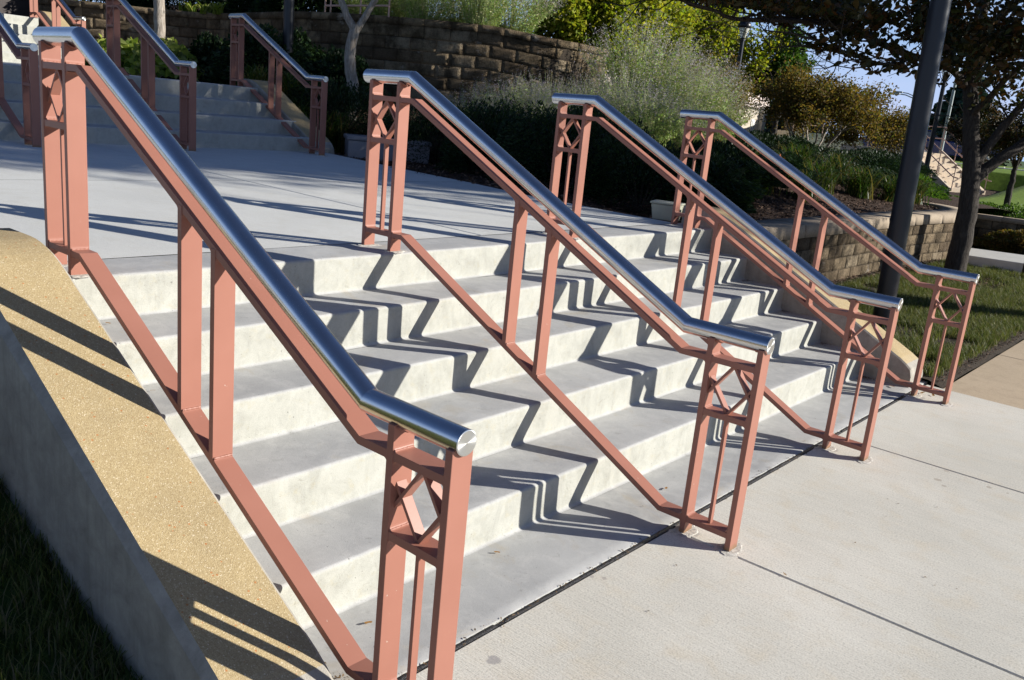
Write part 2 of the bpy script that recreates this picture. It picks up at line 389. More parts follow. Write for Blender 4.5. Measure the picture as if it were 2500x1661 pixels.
def cprof(xt, ztop, xe, ze, slope=.52):
    P = [(xt-.32, ztop), (xt-.12, ztop)]
    for t in range(1, 7):
        u = t/6; P.append((xt-.12+.28*u, ztop-slope*.28*u*u/2))
    xs = xt+.16; zs = P[-1][1]
    P.append((xe-.10, zs-slope*(xe-.10-xs)))
    ze_ = P[-1][1]
    P += [(xe-.05, ze_-.032), (xe-.015, ze_-.062), (xe, ze_-.11), (xe+.002, -.4)]
    return P
cheek('cheek_wall', cprof(0.02, 1.055, 1.83, .13), YL, -.455, .03, AGG, 'tan cheek wall beside the nearest railing at the left edge')
cheek('cheek_wall', cprof(0.02, 1.055, 1.78, .13), YR, 5.53, .03, AGG, 'tan cheek wall on the far side of the near flight beside the lawn')

# sidewalk slabs and joints
def slab(mb, x0, x1, y0, y1, z, e=.006, n=1):
    V = [(x0, y0, z-.06), (x1, y0, z-.06), (x1, y1, z-.06), (x0, y1, z-.06),
         (x0, y0, z-e), (x1, y0, z-e), (x1, y1, z-e), (x0, y1, z-e),
         (x0+e, y0+e, z), (x1-e, y0+e, z), (x1-e, y1-e, z), (x0+e, y1-e, z)]
    F = [(0, 1, 5, 4), (1, 2, 6, 5), (2, 3, 7, 6), (3, 0, 4, 7), (4, 5, 9, 8), (5, 6, 10, 9), (6, 7, 11, 10), (7, 4, 8, 11), (8, 9, 10, 11)]
    mb.add(V, F)
mb = MB(); xs = [XJ+.012, 5.6, 9.2, 13]; ys = [-9.0, -5.6, -2.05, 1.695, 3.63, 5.46]
for i in range(3):
    for j in range(5): slab(mb, xs[i]+(.003 if i else 0), xs[i+1]-.003, ys[j]+.003, ys[j+1]-.003, 0)
tag(mb.build('sidewalk', WALK), kind='structure')
mb = MB(); ys = [5.46, 7.25, 9.1, 10.9, 12.7, 14.5, 16.3, 18.1]
for j in range(7): slab(mb, 1.95, 3.6, ys[j]+.003, ys[j+1]-.003, -.004)
for j in range(7): slab(mb, 3.606, 5.2, ys[j]+.003, ys[j+1]-.003, -.004)
tag(mb.build('tan_path', TANWALK), kind='structure')
# chewed black sealant strip in the expansion joint
V = []; F = []; n = 500
for i in range(n):
    y = -1.2+6.55*i/(n-1); g = noise.noise(Vector((y*14, 3, 0))); g2 = noise.noise(Vector((y*40, 9, 0)))
    w0 = -.0105+.003*g+.002*g2; w1 = .0125+.003*noise.noise(Vector((y*17, 8, 0))); z = -.002+.0025*g2+(-.006 if noise.noise(Vector((y*6, 1, 1))) > .42 else 0)
    V += [(XJ+w0, y, -.02), (XJ+w0+.002, y, z), (XJ+w1-.002, y, z+.001), (XJ+w1, y, -.02)]
for i in range(n-1):
    for j in range(3): F.append((i*4+j, (i+1)*4+j, (i+1)*4+j+1, i*4+j+1)[::-1])
tag(mesh_np('expansion_joint', V, F, SEAL), kind='structure')
# landing slabs
LE = [(-.33, 5.18), (-.6, 5.16), (-2.1, 5.2), (-2.9, 5.38), (-3.95, 5.45), (-5.4, 5.68), (-6.2, 5.75)]   # planting edge
def landing_slab(x0, x1, y0, y1, right=None):
    nx = 6; xs_ = np.linspace(x0, x1, nx); top = []
    for x in xs_:
        yb = y1 if right is None else float(np.interp(-x, [-p[0] for p in LE], [p[1] for p in LE]))
        top.append((x, y0, yb))
    V = []; F = []
    for x, a, b in top: V += [(x, a, zland(x)-.08), (x, a+.002, zland(x)-.003), (x, a+.007, zland(x)), (x, b-.007, zland(x)), (x, b-.002, zland(x)-.003), (x, b, zland(x)-.08)]
    for i in range(nx-1):
        for j in range(5): F.append((i*6+j, (i+1)*6+j, (i+1)*6+j+1, i*6+j+1))
    return V, F
mb = MB()
X0 = -6.08
for (x0, x1) in ((XU-.004, -2.995), (-3.005, X0-.03)):
    for (y0, y1, rt) in ((-6, -.9, None), (-.895, 2.695, None), (2.705, 5.3, 1)):
        V, F = landing_slab(x0, x1, y0, y1, rt); mb.add(V, [f[::-1] for f in F] if x1 > x0 else F)
lo = mb.build('landing', LAND)
bm = bmesh.new(); bm.from_mesh(lo.data); bmesh.ops.recalc_face_normals(bm, faces=bm.faces)
for f in bm.faces:
    if f.normal.z < -.5: f.normal_flip()
bm.to_mesh(lo.data); bm.free()
tag(lo, kind='structure')
# thin dark filler in the landing joints
mb = MB()
mb.box(-6.1, XU, 2.695, 2.705, .80, .893); mb.box(-3.004, -2.996, -6, 5.3, .80, .905); mb.box(XU-.004, XU+.006, YL, YR, .8, .893)
tag(mb.build('joint_filler', SEAL), kind='structure')

# ------------------------------------------------------------------ railings
HW, HB = .0375, .0355                          # half depth (y) of posts / of bars
PR = .0355                                     # handrail radius
def offset_poly(pts, t):
    """closed outline of a bar of thickness t whose top edge is pts (x,z), left to right"""
    low = []
    n = len(pts)
    for i in range(n):
        d1 = Vector(pts[i])-Vector(pts[i-1]) if i else Vector(pts[1])-Vector(pts[0])
        d2 = Vector(pts[i+1])-Vector(pts[i]) if i < n-1 else d1
        n1 = Vector((d1.y, -d1.x)).normalized(); n2 = Vector((d2.y, -d2.x)).normalized()
        b = (n1+n2).normalized(); low.append(tuple(Vector(pts[i])+b*(t/b.dot(n1))))
    return list(pts)+low[::-1]
def fillet(mb, c, u, v, r=.014, hw=.034):
    c = Vector(c); u = Vector(u).normalized(); v = Vector(v).normalized()
    P = [tuple(c-(u+v)*.003)]
    for i in range(6):
        t = i/5; p = (c+u*r)*(1-t)**2+c*2*t*(1-t)+(c+v*r)*t*t; P.append(tuple(p))
    mb.prism(P, -hw, hw)
def railing(n, sx=0.0, sz=0.0):
    """n risers; local origin at foot of the lowest outer post"""
    top = 1.8034-(0 if n == 5 else .0)
    xo = 2.100                                 # world x of the lower outer post centre in the near flight
    ux, uz = sx, sz                            # shift of the upper end
    UX = lambda x: x-xo+ux
    LX = lambda x: x-xo
    g = empty('stair_railing', (0, 0, 0))
    S = -(1.8134+uz-.9024)/(1.7488-.0101-ux)   # handrail slope
    # handrail
    a = (UX(-.339), 1.806+uz); b = (UX(.008), 1.811+uz); c = (LX(1.749), .900); d = (LX(2.121), .898)
    m = MB()
    def ring(p, dvec, cl):                     # elliptical ring at mitre plane
        out = []
        for j in range(40):
            t = 2*math.pi*j/40; y = math.cos(t)*PR; h = math.sin(t)*PR
            # travel along the pipe direction cl until meeting the mitre plane
            pnt = Vector((p[0], 0, p[1])) + Vector((-cl.z, 0, cl.x))*h + Vector((0, y, 0))
            nrm = dvec; k_ = (Vector((p[0], 0, p[1]))-pnt).dot(nrm)/cl.dot(nrm)
            out.append(pnt+cl*k_)
        return out
    pts = [a, b, c, d]; D = [Vector((pts[i+1][0]-pts[i][0], 0, pts[i+1][1]-pts[i][1])).normalized() for i in range(3)]
    for i in range(3):
        n0 = D[i] if i == 0 else (D[i-1]+D[i]).normalized(); n1 = D[i] if i == 2 else (D[i]+D[i+1]).normalized()
        r0 = ring(pts[i], n0, D[i]); r1 = ring(pts[i+1], n1, D[i])
        V = []; K = 4 if i != 1 else 10
        for q in range(K+1): V += [r0[j].lerp(r1[j], q/K) for j in range(40)]
        m.add(V, [(q*40+j, q*40+(j+1) % 40, (q+1)*40+(j+1) % 40, (q+1)*40+j)[::-1] for q in range(K) for j in range(40)], True)
    hr = m.build('handrail', STEEL, g)
    for (p, s) in ((a, -1), (d, 1)):
        V = []; F = []
        for q, (rr, dx) in enumerate(((PR, 0), (PR-.0012, .0014), (PR-.003, .002), (.004, .002))):
            V += [(dx*s, math.cos(2*math.pi*j/40)*rr, math.sin(2*math.pi*j/40)*rr) for j in range(40)]
        for q in range(3): F += [((q*40+j), q*40+(j+1) % 40, (q+1)*40+(j+1) % 40, (q+1)*40+j)[::s] for j in range(40)]
        F += [tuple(120+j for j in range(40))[::s]]
        e = MB().add(V, F).build('end_cap', CAP, hr); e.location = (p[0], 0, p[1])
    def hz(x):                                 # handrail axis height at x
        if x < b[0]: return a[1]
        if x > c[0]: return c[1]
        return b[1]+(c[1]-b[1])*(x-b[0])/(c[0]-b[0])
    zl = .9+uz                                 # upper landing height
    # bars
    s_top = [(UX(-.262), 1.710+uz), (UX(.045), 1.710+uz), (LX(1.755), .806), (LX(2.092), .806)]
    s_bot = [(UX(-.262), 1.003+uz), (UX(.030), 1.003+uz), (LX(1.762), .084), (LX(2.092), .080)]
    P_u0, P_u1, P_l1, P_l0 = UX(-.268), UX(-.058), LX(1.884), LX(2.100)
    T = .0125                                  # half thickness of posts
    fx = [(-1, P_u0+T), (1, P_u1-T), (-1, P_l1+T), (1, P_l0-T)]
    for nm, tp in (('top_bar', s_top), ('bottom_bar', s_bot)):
        m = MB(); m.prism(offset_poly(tp, .025), -HB, HB)
        for k_, (sg, x) in enumerate(fx):
            z = tp[1][1] if k_ < 2 else tp[2][1]
            dirx = 1 if sg < 0 else -1
            fillet(m, (x, z), (dirx, 0), (0, 1)); fillet(m, (x, z-.025), (dirx, 0), (0, -1))
        # outer sides of the inner posts
        fillet(m, (P_u1+T, tp[1][1]), (1, 0), (0, 1)); fillet(m, (P_u1+T, tp[1][1]-.025), (1, -.15), (0, -1), .02)
        fillet(m, (P_l1-T, tp[2][1]), (-1, 0), (0, 1)); fillet(m, (P_l1-T, tp[2][1]-.025), (-1, 0), (0, -1), .02)
        m.build(nm, PAINT, g, .0015, 2)
    def bar_z(tp, x):
        (x0, z0), (x1, z1) = tp[1], tp[2]; return z0+(z1-z0)*(x-x0)/(x1-x0)
    # crossbars with the lattice and the baluster
    for (xa, xb_, zc, zt, zb) in ((P_u0+T, P_u1-T, 1.490+uz, 1.685+uz, 1.003+uz), (P_l1+T, P_l0-T, .577, .781, .080)):
        m = MB(); m.prism([(xa-.01, zc), (xb_+.01, zc), (xb_+.01, zc-.025), (xa-.01, zc-.025)], -HB, HB)
        for x, dx in ((xa, 1), (xb_, -1)):
            fillet(m, (x, zc), (dx, 0), (0, 1)); fillet(m, (x, zc-.025), (dx, 0), (0, -1))
        m.build('crossbar', PAINT, g, .0015, 2)
        xc = (xa+xb_)/2; zm = (zc+zt)/2; hw_ = .074
        m = MB()
        ext = (xb_-xa)/2+.004
        def slat(p, q, t=.0055, h=.019):
            p = Vector(p); q = Vector(q); d_ = (q-p).normalized(); nn = Vector((-d_.y, d_.x))*t
            m.prism([tuple(p+nn), tuple(q+nn), tuple(q-nn), tuple(p-nn)], -h, h)
        k_ = (zt-zm)/hw_
        for s_ in (-1, 1):
            slat((xc, zt+.003), (xc+s_*ext, zt-k_*ext), h=.019 if s_ > 0 else .0185)
            slat((xc, zc-.003), (xc+s_*ext, zc+k_*ext), h=.0180 if s_ > 0 else .0175)
        m.build('lattice', PAINT, g, .001, 2)
        m = MB(); m.box(xc-.0065, xc+.0065, -.0125, .0125, zb-.004, zc-.02)
        fillet(m, (xc-.0065, zc-.025), (-1, 0), (0, -1), .01, .0115); fillet(m, (xc+.0065, zc-.025), (1, 0), (0, -1), .01, .0115)
        m.build('baluster', PAINT, g, .001, 2)
    def grout(x, z, sd_):
        m = MB(); V = [(x, 0, z+.002)]; n_ = 26
        for k in range(n_):
            a_ = 2*math.pi*k/n_; r_ = 1+.35*noise.noise(Vector((math.cos(a_)*1.5, math.sin(a_)*1.5, sd_)))
            V.append((x+math.cos(a_)*.040*r_, math.sin(a_)*.066*r_, z+.0025+.0015*noise.noise(Vector((k*1.3, sd_, 0)))))
        for k in range(n_):
            a_ = 2*math.pi*k/n_; r_ = 1.12+.6*noise.noise(Vector((math.cos(a_)*2.5, math.sin(a_)*2.5, sd_)))
            V.append((x+math.cos(a_)*.048*r_, math.sin(a_)*.074*r_, z-.003))
        m.add(V, [(0, 1+k, 1+(k+1) % n_) for k in range(n_)]+[(1+k, 1+n_+k, 1+n_+(k+1) % n_, 1+(k+1) % n_) for k in range(n_)]); m.build('grout_collar', GROUT, g)
    for k_, (gx, gz) in enumerate(((P_l0, 0), (P_l1, 0), (P_u0, zl), (P_u1, zl))): grout(gx, gz+.001, k_*3.7+n)
    # posts
    def post(x, z0, saddle=True):
        m = MB(); zt = hz(x)-PR+.016
        m.box(x-T, x+T, -HW, HW, z0, zt)
        if saddle:
            e0 = -.012 if x < P_u0+.01 else -.036; e1 = .012 if x > P_l0-.01 else .036
            # curved saddle plate hugging the pipe, flaring along it
            V = []; NS = 9
            sl = 0
            for i in range(NS):
                th = R(-50+100*i/(NS-1)); yy = math.sin(th); zz = -math.cos(th)
                w_ = math.cos(th*1.35)**.6
                for rr in (PR+.0006, PR+.004):
                    for s_ in (e0, e1): V.append((x+s_*w_, yy*rr, hz(x)+zz*rr))
            F = []
            for i in range(NS-1):
                b0 = i*4; b1 = b0+4
                F += [(b0+2, b0+3, b1+3, b1+2), (b0, b0+2, b1+2, b1), (b0+3, b0+1, b1+1, b1+3)]
            F += [(0, 1, 3, 2), tuple(4*(NS-1)+j for j in (0, 2, 3, 1))]
            m.add(V, F)
        return m
    def weld(m, x, z, side, half=HW-.004):     # wavy glossy bead where a bar meets a post
        pts = []; rad = []
        for i in range(26):
            y = -half+2*half*i/25
            pts.append((x+side*.0022, y, z+.002)); rad.append(.0042+.0013*noise.noise(Vector((x*31, y*170, z*17))))
        m.tube(pts, rad, 7)
    for x, z0 in ((P_u0, zl-.03), (P_u1, zl-.03)):
        m = post(x, z0); weld(m, x+T, 1.003+uz, 1); weld(m, x+T, 1.71+uz, 1); weld(m, x+T, 1.49+uz, 1) if x == P_u0 else 0
        m.build('post', PAINT, g, .002, 2)
    for x in (P_l1, P_l0):
        m = post(x, -.03)
        if x == P_l1: weld(m, x+T, .082, 1); weld(m, x+T, .577, 1); weld(m, x+T, .806, 1)
        m.build('post', PAINT, g, .002, 2)
    for fr in ((.797, 1.003) if n == 5 else (.797, 1.003)):
        x = LX(fr) if n == 5 else UX(-.0)+ (LX(fr)-UX(0)+ux*0)*1.0
        if n != 5: x = UX(.03)+(LX(1.755)-UX(.03))*((fr-.03)/(1.755-.03))
        m = MB(); zt = bar_z(s_top, x)-.012; zb = bar_z(s_bot, x)-.012
        m.box(x-T, x+T, -HW, HW, zb, zt)
        weld(m, x+T, bar_z(s_bot, x+T)+.002, 1)
        for (xx, dx) in ((x-T, -1), (x+T, 1)):
            zt_ = bar_z(s_top, xx)-.0282; zb_ = bar_z(s_bot, xx)
            sl = (s_top[2][1]-s_top[1][1])/(s_top[2][0]-s_top[1][0])
            fillet(m, (xx, zt_), (dx, sl*dx), (0, -1), .028 if dx < 0 else .02); fillet(m, (xx, zb_), (dx, sl*dx), (0, 1), .012)
        m.build('post', PAINT, g, .002, 2)
    return g
def copy_tree(o, parent=None):
    c = o.copy(); C.objects.link(c)
    if parent: c.parent = parent
    for ch in o.children: copy_tree(ch, c)
    return c
rail5 = railing(5)
lab = ['railing nearest the camera, its handrail cap just above the nearest sidewalk slab',
       'second railing from the camera, its foot beside the stained sidewalk joint',
       'third railing from the camera, standing between the open steps',
       'farthest railing of the near flight, beside the far tan cheek wall and lawn']
for i in range(4):
    o = rail5 if i == 0 else copy_tree(rail5)
    o.location = (2.100+DX[i], Y1[i]+TH[i]*(2.1-.8), 0); o.rotation_euler = (0, 0, math.atan(TH[i]))
    tag(o, lab[i], 'railing', 'coral painted railings with steel handrails on the near flight')
rail4 = railing(4, .187, -.20)
lab = ['leftmost railing of the upper flight across the landing', 'middle railing of the upper flight with sunlit round end cap',
       'right railing of the upper flight in front of the dark shrubs']
for i, (x, y, z, th) in enumerate(((-5.371, 2.008, .935, -.07), (-5.455, 3.642, .938, -.075), (-5.378, 5.311, .940, -.064))):
    o = rail4 if i == 0 else copy_tree(rail4)
    o.location = (x-.015, y, z); o.rotation_euler = (0, 0, th)
    tag(o, lab[i], 'railing', 'coral painted railings of the upper flight')
rail3 = copy_tree(rail5); rail3.location = (-13.8, 6.28, 1.66); rail3.rotation_euler = (0, 0, -.02)
tag(rail3, 'most distant railing at the top left corner before the block wall', 'railing')

# ------------------------------------------------------------------ upper flight and beyond
def flight(name, x0, y0, y1, zb, n, run, label, th=0.0, ny=50):
    g = empty(name, (x0, y0, zb), th, label, 'stairs')
    for k in range(n):
        strip('step', step_profile(-k*run, k*H, (k+1)*H, -(k+1)*run+.018 if k < n-1 else -(k+1)*run), 0, y1-y0, ny, STEPS, g, .002, 11*k+zb*9)
    return g
flight('staircase', -6.10, -2.0, 5.55, .935, 4, .387, 'upper flight of four shaded concrete steps across the landing', -.03)
mb = MB(); mb.box(-14.55, -7.62, -3, 6.1, 1.3, 1.652)
tag(mb.build('upper_landing', LAND), kind='structure')
flight('staircase', -14.5, -1.0, 6.35, 1.655, 5, RUN, 'most distant flight of steps at the top left corner', 0)
o = cheek('cheek_wall', [(x, z) for x, z in cprof(-7.20, 1.76, -5.82, 1.0)][:-1]+[(-5.818, .5)], 5.50, 5.84, .03, AGG, 'shaded cheek wall beside the right railing of the upper flight')
o = cheek('cheek_wall', [(x-16.1, z+1.66) for x, z in cprof(0.02, 1.055, 1.80, .13)][:-1]+[(-14.29, 1.0)], 6.5, 6.84, .03, AGG, 'small tan cheek wall of the most distant flight at the top left')

# ------------------------------------------------------------------ terrain
def ss(a, b, x):
    t = min(1, max(0, (x-a)/(b-a))); return t*t*(3-2*t)
WALLX = -0.30
def hbed(x, y):
    z = .74+.16*ss(-.5, -2.5, x) if y < 9 else .74+.16*ss(-.5, -2.5, x)
    z += .62*ss(-6.3, -8.2, x)*(1-.0*y)
    z += .45*ss(6.9, 9.2, y)*ss(-1.4, -4.0, x)*(1-ss(-6.3, -8.2, x))*(1-ss(16, 24, y))
    z -= .45*ss(17, 26, y)
    z += .35*math.exp(-((x+5.4)**2+(y-12.3)**2)/3)
    return z
def grid_sheet(name, xs, ys, hf, m, amp=.02, freq=2.0, kind='structure'):
    V = np.zeros((len(xs)*len(ys), 3)); q = 0
    for x in xs:
        for y in ys:
            V[q] = (x, y, hf(x, y)+amp*noise.noise(Vector((x*freq, y*freq, 0)))+amp*.5*noise.noise(Vector((x*freq*4, y*freq*4, 5)))); q += 1
    ny = len(ys); F = [(i*ny+j, (i+1)*ny+j, (i+1)*ny+j+1, i*ny+j+1) for i in range(len(xs)-1) for j in range(ny-1)]
    o = mesh_np(name, V, F, m, None, True); return tag(o, kind=kind)
def axis(*seg):
    out = []
    for a, b, n in seg: out += list(np.linspace(a, b, n, endpoint=False))
    return out+[seg[-1][1]]
# planting bed behind the right block wall and beside the landing
grid_sheet('mulch_bed', axis((-20, -9, 22), (-9, WALLX-.38, 110)), axis((5.17, 12, 90), (12, 46, 60)), lambda x, y: hbed(x, y) if y > 5.22 else hbed(x, y)-.02, MULCH, .03, 3.0)
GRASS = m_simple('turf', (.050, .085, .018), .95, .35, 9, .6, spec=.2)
VERGE = m_simple('grass_painted_sunlit', (.13, .20, .02), .95, .35, 9, .6, spec=.2)  # brighter copy of the turf, sunlight put into its colour
ROAD = m_simple('asphalt', (.05, .05, .055), .9, .15, 20, .3)
def hfar(x, y):
    return -.05+.9*ss(17, 30, y)*ss(8, 0, x)+.6*ss(30, 60, y)
grid_sheet('ground', axis((-600, -60, 10), (-60, 60, 60), (60, 600, 10)), axis((-600, -40, 10), (-40, 80, 60), (80, 1200, 14)), lambda x, y: (-.7 if y < 62 and -62 < x < 30 else .55), GRASS, 0, 1)
grid_sheet('lawn', axis((WALLX-.02, 1.945, 20)), axis((5.5, 13.26, 50)), lambda x, y: .03+.05*ss(1.9, 0, x)-.035*ss(1.82, 1.94, x), SOIL, .012, 3)
grid_sheet('verge', axis((-40, -12, 12), (-12, 12, 50), (12, 30, 8)), axis((17.6, 60, 50)), lambda x, y: .14+.36*ss(17.5, 26, y)+.75*ss(27, 42, y)-(1.1*ss(-3.2, -4.6, x)*ss(20, 27, y) if y < 37.5 else 0), VERGE, .03, 1)
# shaded grass bank left of the near cheek wall
grid_sheet('grass_bank', axis((-.345, 1.9, 40)), axis((-6, -.44, 40)), lambda x, y: .25-.28*(x-.38)-.01+(.55*ss(1.2, -.3, x)-.02)*ss(-1.3, -3.0, y)+.012, GRASS, .02, 2)

tag(MB().box(-6.0, -.345, -5.99, -.47, -.4, .822).build('landing_foundation', GREYC), kind='structure')
def rough_block(mb_v, mb_f, o, ax, nrm, L_, Hh, D, seed, bulge=.0075):
    """split-face block: o = lower left of the face, ax = unit along the face, nrm = outward"""
    nx, nz = 8, 5; b = len(mb_v); rows = []
    for i in range(nz):
        for j in range(nx):
            u = j/(nx-1); v = i/(nz-1)
            edge = (i in (0, nz-1)) or (j in (0, nx-1))
            d = (.003*noise.noise(Vector((seed+j*1.7, i*1.7, 3)))) if edge else bulge*(.55+1.5*noise.noise(Vector((seed*1.7+j*1.3, i*1.5, seed))))
            p = Vector(o)+Vector(ax)*(u*L_)+Vector((0, 0, v*Hh))+Vector(nrm)*d
            mb_v.append(tuple(p))
    for i in range(nz-1):
        for j in range(nx-1): mb_f.append((b+i*nx+j, b+i*nx+j+1, b+(i+1)*nx+j+1, b+(i+1)*nx+j))
    # returns
    ring = [j for j in range(nx)]+[i*nx+nx-1 for i in range(1, nz)]+[(nz-1)*nx+j for j in range(nx-2, -1, -1)]+[i*nx for i in range(nz-2, 0, -1)]
    b2 = len(mb_v)
    for k in ring: mb_v.append(tuple(Vector(mb_v[b+k])-Vector(nrm)*D))
    n = len(ring)
    for k in range(n): mb_f.append((b+ring[k], b2+k, b2+(k+1) % n, b+ring[(k+1) % n]))
def catmull(P, n):
    P = [Vector(p) for p in P]; out = []
    Q = [P[0]*2-P[1]]+P+[P[-1]*2-P[-2]]
    for i in range(1, len(Q)-2):
        for k in range(n):
            t = k/n; a, b, c, d = Q[i-1:i+3]
            out.append(.5*((2*b)+(c-a)*t+(2*a-5*b+4*c-d)*t*t+(3*b-a-3*c+d)*t**3))
    out.append(P[-1]); return out
def resample(P, step):
    L_ = [0]
    for i in range(1, len(P)): L_.append(L_[-1]+(P[i]-P[i-1]).length)
    n = int(L_[-1]/step); out = []; j = 0
    for k in range(n+1):
        s = k*step
        while j < len(L_)-2 and L_[j+1] < s: j += 1
        t = (s-L_[j])/max(1e-6, L_[j+1]-L_[j]); out.append(P[j].lerp(P[j+1], t))
    return out
def block_wall(label, path, z0, ztop, bh, bl, capw=.32, caph=.10, side=1, seed=0, capmat=None):
    """running-bond retaining wall along path (list of (x,y)); side=+1: face looks to the right of travel"""
    P = catmull([(x, y, 0) for x, y in path], 16)
    half = resample(P, bl/2)
    g = empty('block_wall', (path[0][0], path[0][1], z0), 0, label, 'retaining wall')
    off = Vector((path[0][0], path[0][1], z0))
    V = []; F = []; nrow = int(round((ztop-caph-z0)/bh)); gp = .0045
    for r_i in range(nrow):
        z = ztop-caph-bh*(r_i+1)
        k = r_i % 2
        while k < len(half)-1:
            e = min(k+2, len(half)-1)
            a, b = half[k], half[e]; ax = (b-a); L_ = ax.length
            if L_ > .05:
                ax.normalize(); nr = Vector((ax.y, -ax.x, 0))*side
                aa = a+ax*gp; setb = 0
                if side > 0: rough_block(V, F, aa+Vector((0, 0, z+gp))-off, ax, nr, L_-2*gp, bh-2*gp, .06, seed+r_i*50+k)
                else: rough_block(V, F, b-ax*gp+Vector((0, 0, z+gp))-off, -ax, nr, L_-2*gp, bh-2*gp, .06, seed+r_i*50+k)
            k += 2
    mesh_np('masonry', V, F, BLOCK, g)
    # dark joint backing
    mb = MB(); m2 = [p for p in half]
    VB = []; FB = []
    for i, p in enumerate(m2):
        d = (m2[min(i+1, len(m2)-1)]-m2[max(i-1, 0)]).normalized(); nr = Vector((d.y, -d.x, 0))*side
        q = p-nr*.012-off
        VB += [(q.x, q.y, 0), (q.x, q.y, ztop-caph-z0), ((p-nr*(capw-.02)-off).x, (p-nr*(capw-.02)-off).y, ztop-caph-z0), ((p-nr*(capw-.02)-off).x, (p-nr*(capw-.02)-off).y, 0)]
    for i in range(len(m2)-1):
        for j in range(3): FB.append((i*4+j, (i+1)*4+j, (i+1)*4+j+1, i*4+j+1))
    mesh_np('core', VB, FB, SOIL, g)
    V = []; F = []; capseg = resample(P, bl*1.35 if capmat is None else bl)
    for i in range(len(capseg)-1):
        a, b = capseg[i], capseg[i+1]
        d = (b-a).normalized(); nr = Vector((d.y, -d.x, 0))*side
        a0 = a+d*.003+nr*.03; b0 = b-d*.003+nr*.03; a1 = a-nr*(capw-.03); b1 = b-nr*(capw-.03)
        z0_, z1_ = ztop-caph-z0, ztop-z0+.004*noise.noise(Vector((i*3.1, 0, seed)))
        bb = len(V); n = 6
        for t in range(n):
            p = a0.lerp(b0, t/(n-1))-off; q = a1.lerp(b1, t/(n-1))-off; rr = .006*noise.noise(Vector((i*2.3+t*.7, seed, 2)))
            V += [(p.x+nr.x*rr, p.y+nr.y*rr, z0_), (p.x+nr.x*(rr*1.3-.002), p.y+nr.y*(rr*1.3-.002), (z0_+z1_)/2+.01), (p.x-nr.x*.010, p.y-nr.y*.010, z1_), (q.x, q.y, z1_), (q.x, q.y, z0_)]
        for t in range(n-1):
            for j in range(4): F.append((bb+t*5+j, bb+(t+1)*5+j, bb+(t+1)*5+j+1, bb+t*5+j+1))
            F.append((bb+t*5+4, bb+(t+1)*5+4, bb+(t+1)*5, bb+t*5))
        F.append((bb, bb+1, bb+3, bb+4)); F.append((bb+1, bb+2, bb+3, bb+3)) if False else None
        e = bb+(n-1)*5; F.append((e+4, e+3, e+1, e))
    F = [f for f in F if f]
    o = mesh_np('coping', V, F, capmat or BLOCKCAP, g); 
    return g
# right retaining wall beside the lawn
block_wall('low sunlit block wall with flat cap stones holding the mulch bed behind the leaning dark pole',
           [(WALLX, 5.62), (WALLX, 9), (WALLX-.02, 12), (WALLX+.10, 13.9), (WALLX-.02, 14.8), (WALLX-.45, 15.5), (WALLX-1.2, 15.9), (WALLX-2.6, 16.0)], -.02, .80, .152, .42, .42, .14, 1, 3)
# big curving wall
BIG = [(-17.85, 7.1), (-16.7, 7.4), (-15.9, 8.1), (-15.2, 8.75), (-14.1, 9.15), (-12.4, 8.95), (-10.6, 8.75), (-9.3, 8.97), (-8.3, 9.42), (-7.48, 10.05), (-6.83, 10.65), (-6.38, 11.22), (-6.33, 11.8), (-6.52, 12.55), (-7.0, 13.3), (-8.0, 14.4), (-9.4, 15.4)]
block_wall('tall curving split-face block wall rising behind the pale-barked tree and the lavender shrubs', BIG, 1.0, 3.05, .203, .457, .32, .12, 1, 200, BLOCK)
for o_ in [o for o in C.objects if o.parent and o.parent.get('label', '').startswith('tall curving')]:
    for v in o_.data.vertices:                       # the top course line sinks slightly towards the right end
        v.co.z -= .12*ss(-7.4, -6.2, v.co.x+BIG[0][0])
def inside_big(x, y):
    return 2.93
bx = [Vector((p[0], p[1], 0)) for p in BIG]
cen = Vector((-26, 26, 0)); V = []; F = []
PB = resample(catmull([(x, y, 0) for x, y in BIG], 10), .5); K = 16
for i, p in enumerate(PB):
    d = (PB[min(i+1, len(PB)-1)]-PB[max(i-1, 0)]).normalized(); nr = Vector((-d.y, d.x, 0))
    q0 = p+nr*.2
    for k in range(K+1):
        t = (k/K)**1.6; q = q0.lerp(cen, t); V.append((q.x, q.y, 2.90+.9*ss(0, .35, t)+.05*noise.noise(Vector((q.x, q.y, 0)))))
for i in range(len(PB)-1):
    for k in range(K): F.append((i*(K+1)+k, i*(K+1)+k+1, (i+1)*(K+1)+k+1, (i+1)*(K+1)+k)[::-1])
tag(mesh_np('upper_bed', V, F, MULCH, None, True), kind='structure')

# kerb, far walk and low wall at the right edge
mb = MB()
mb.prism_z([(-3.2, 13.9), (-.10, 14.02), (4.2, 14.9), (4.5, 16.3), (2.4, 16.2), (-.35, 15.35), (-3.2, 15.25)], -.1, .15)
tag(mb.build('far_walk', GREYC, None, .012, 2), kind='structure')
mb = MB(); mb.prism_z([(-.34, 13.25), (1.944, 13.25), (1.944, 9.5), (5.2, 9.5), (5.2, 15.2), (-.06, 14.05)], -.1, -.008)
tag(mb.build('tan_crossing', TANWALK), kind='structure')
block_wall('low dark block wall with pale cap beyond the far walk at the right edge', [(-.9, 17.4), (.3, 17.55), (2, 17.7), (5, 18.0)], .1, .62, .17, .42, .3, .09, 1, 900)

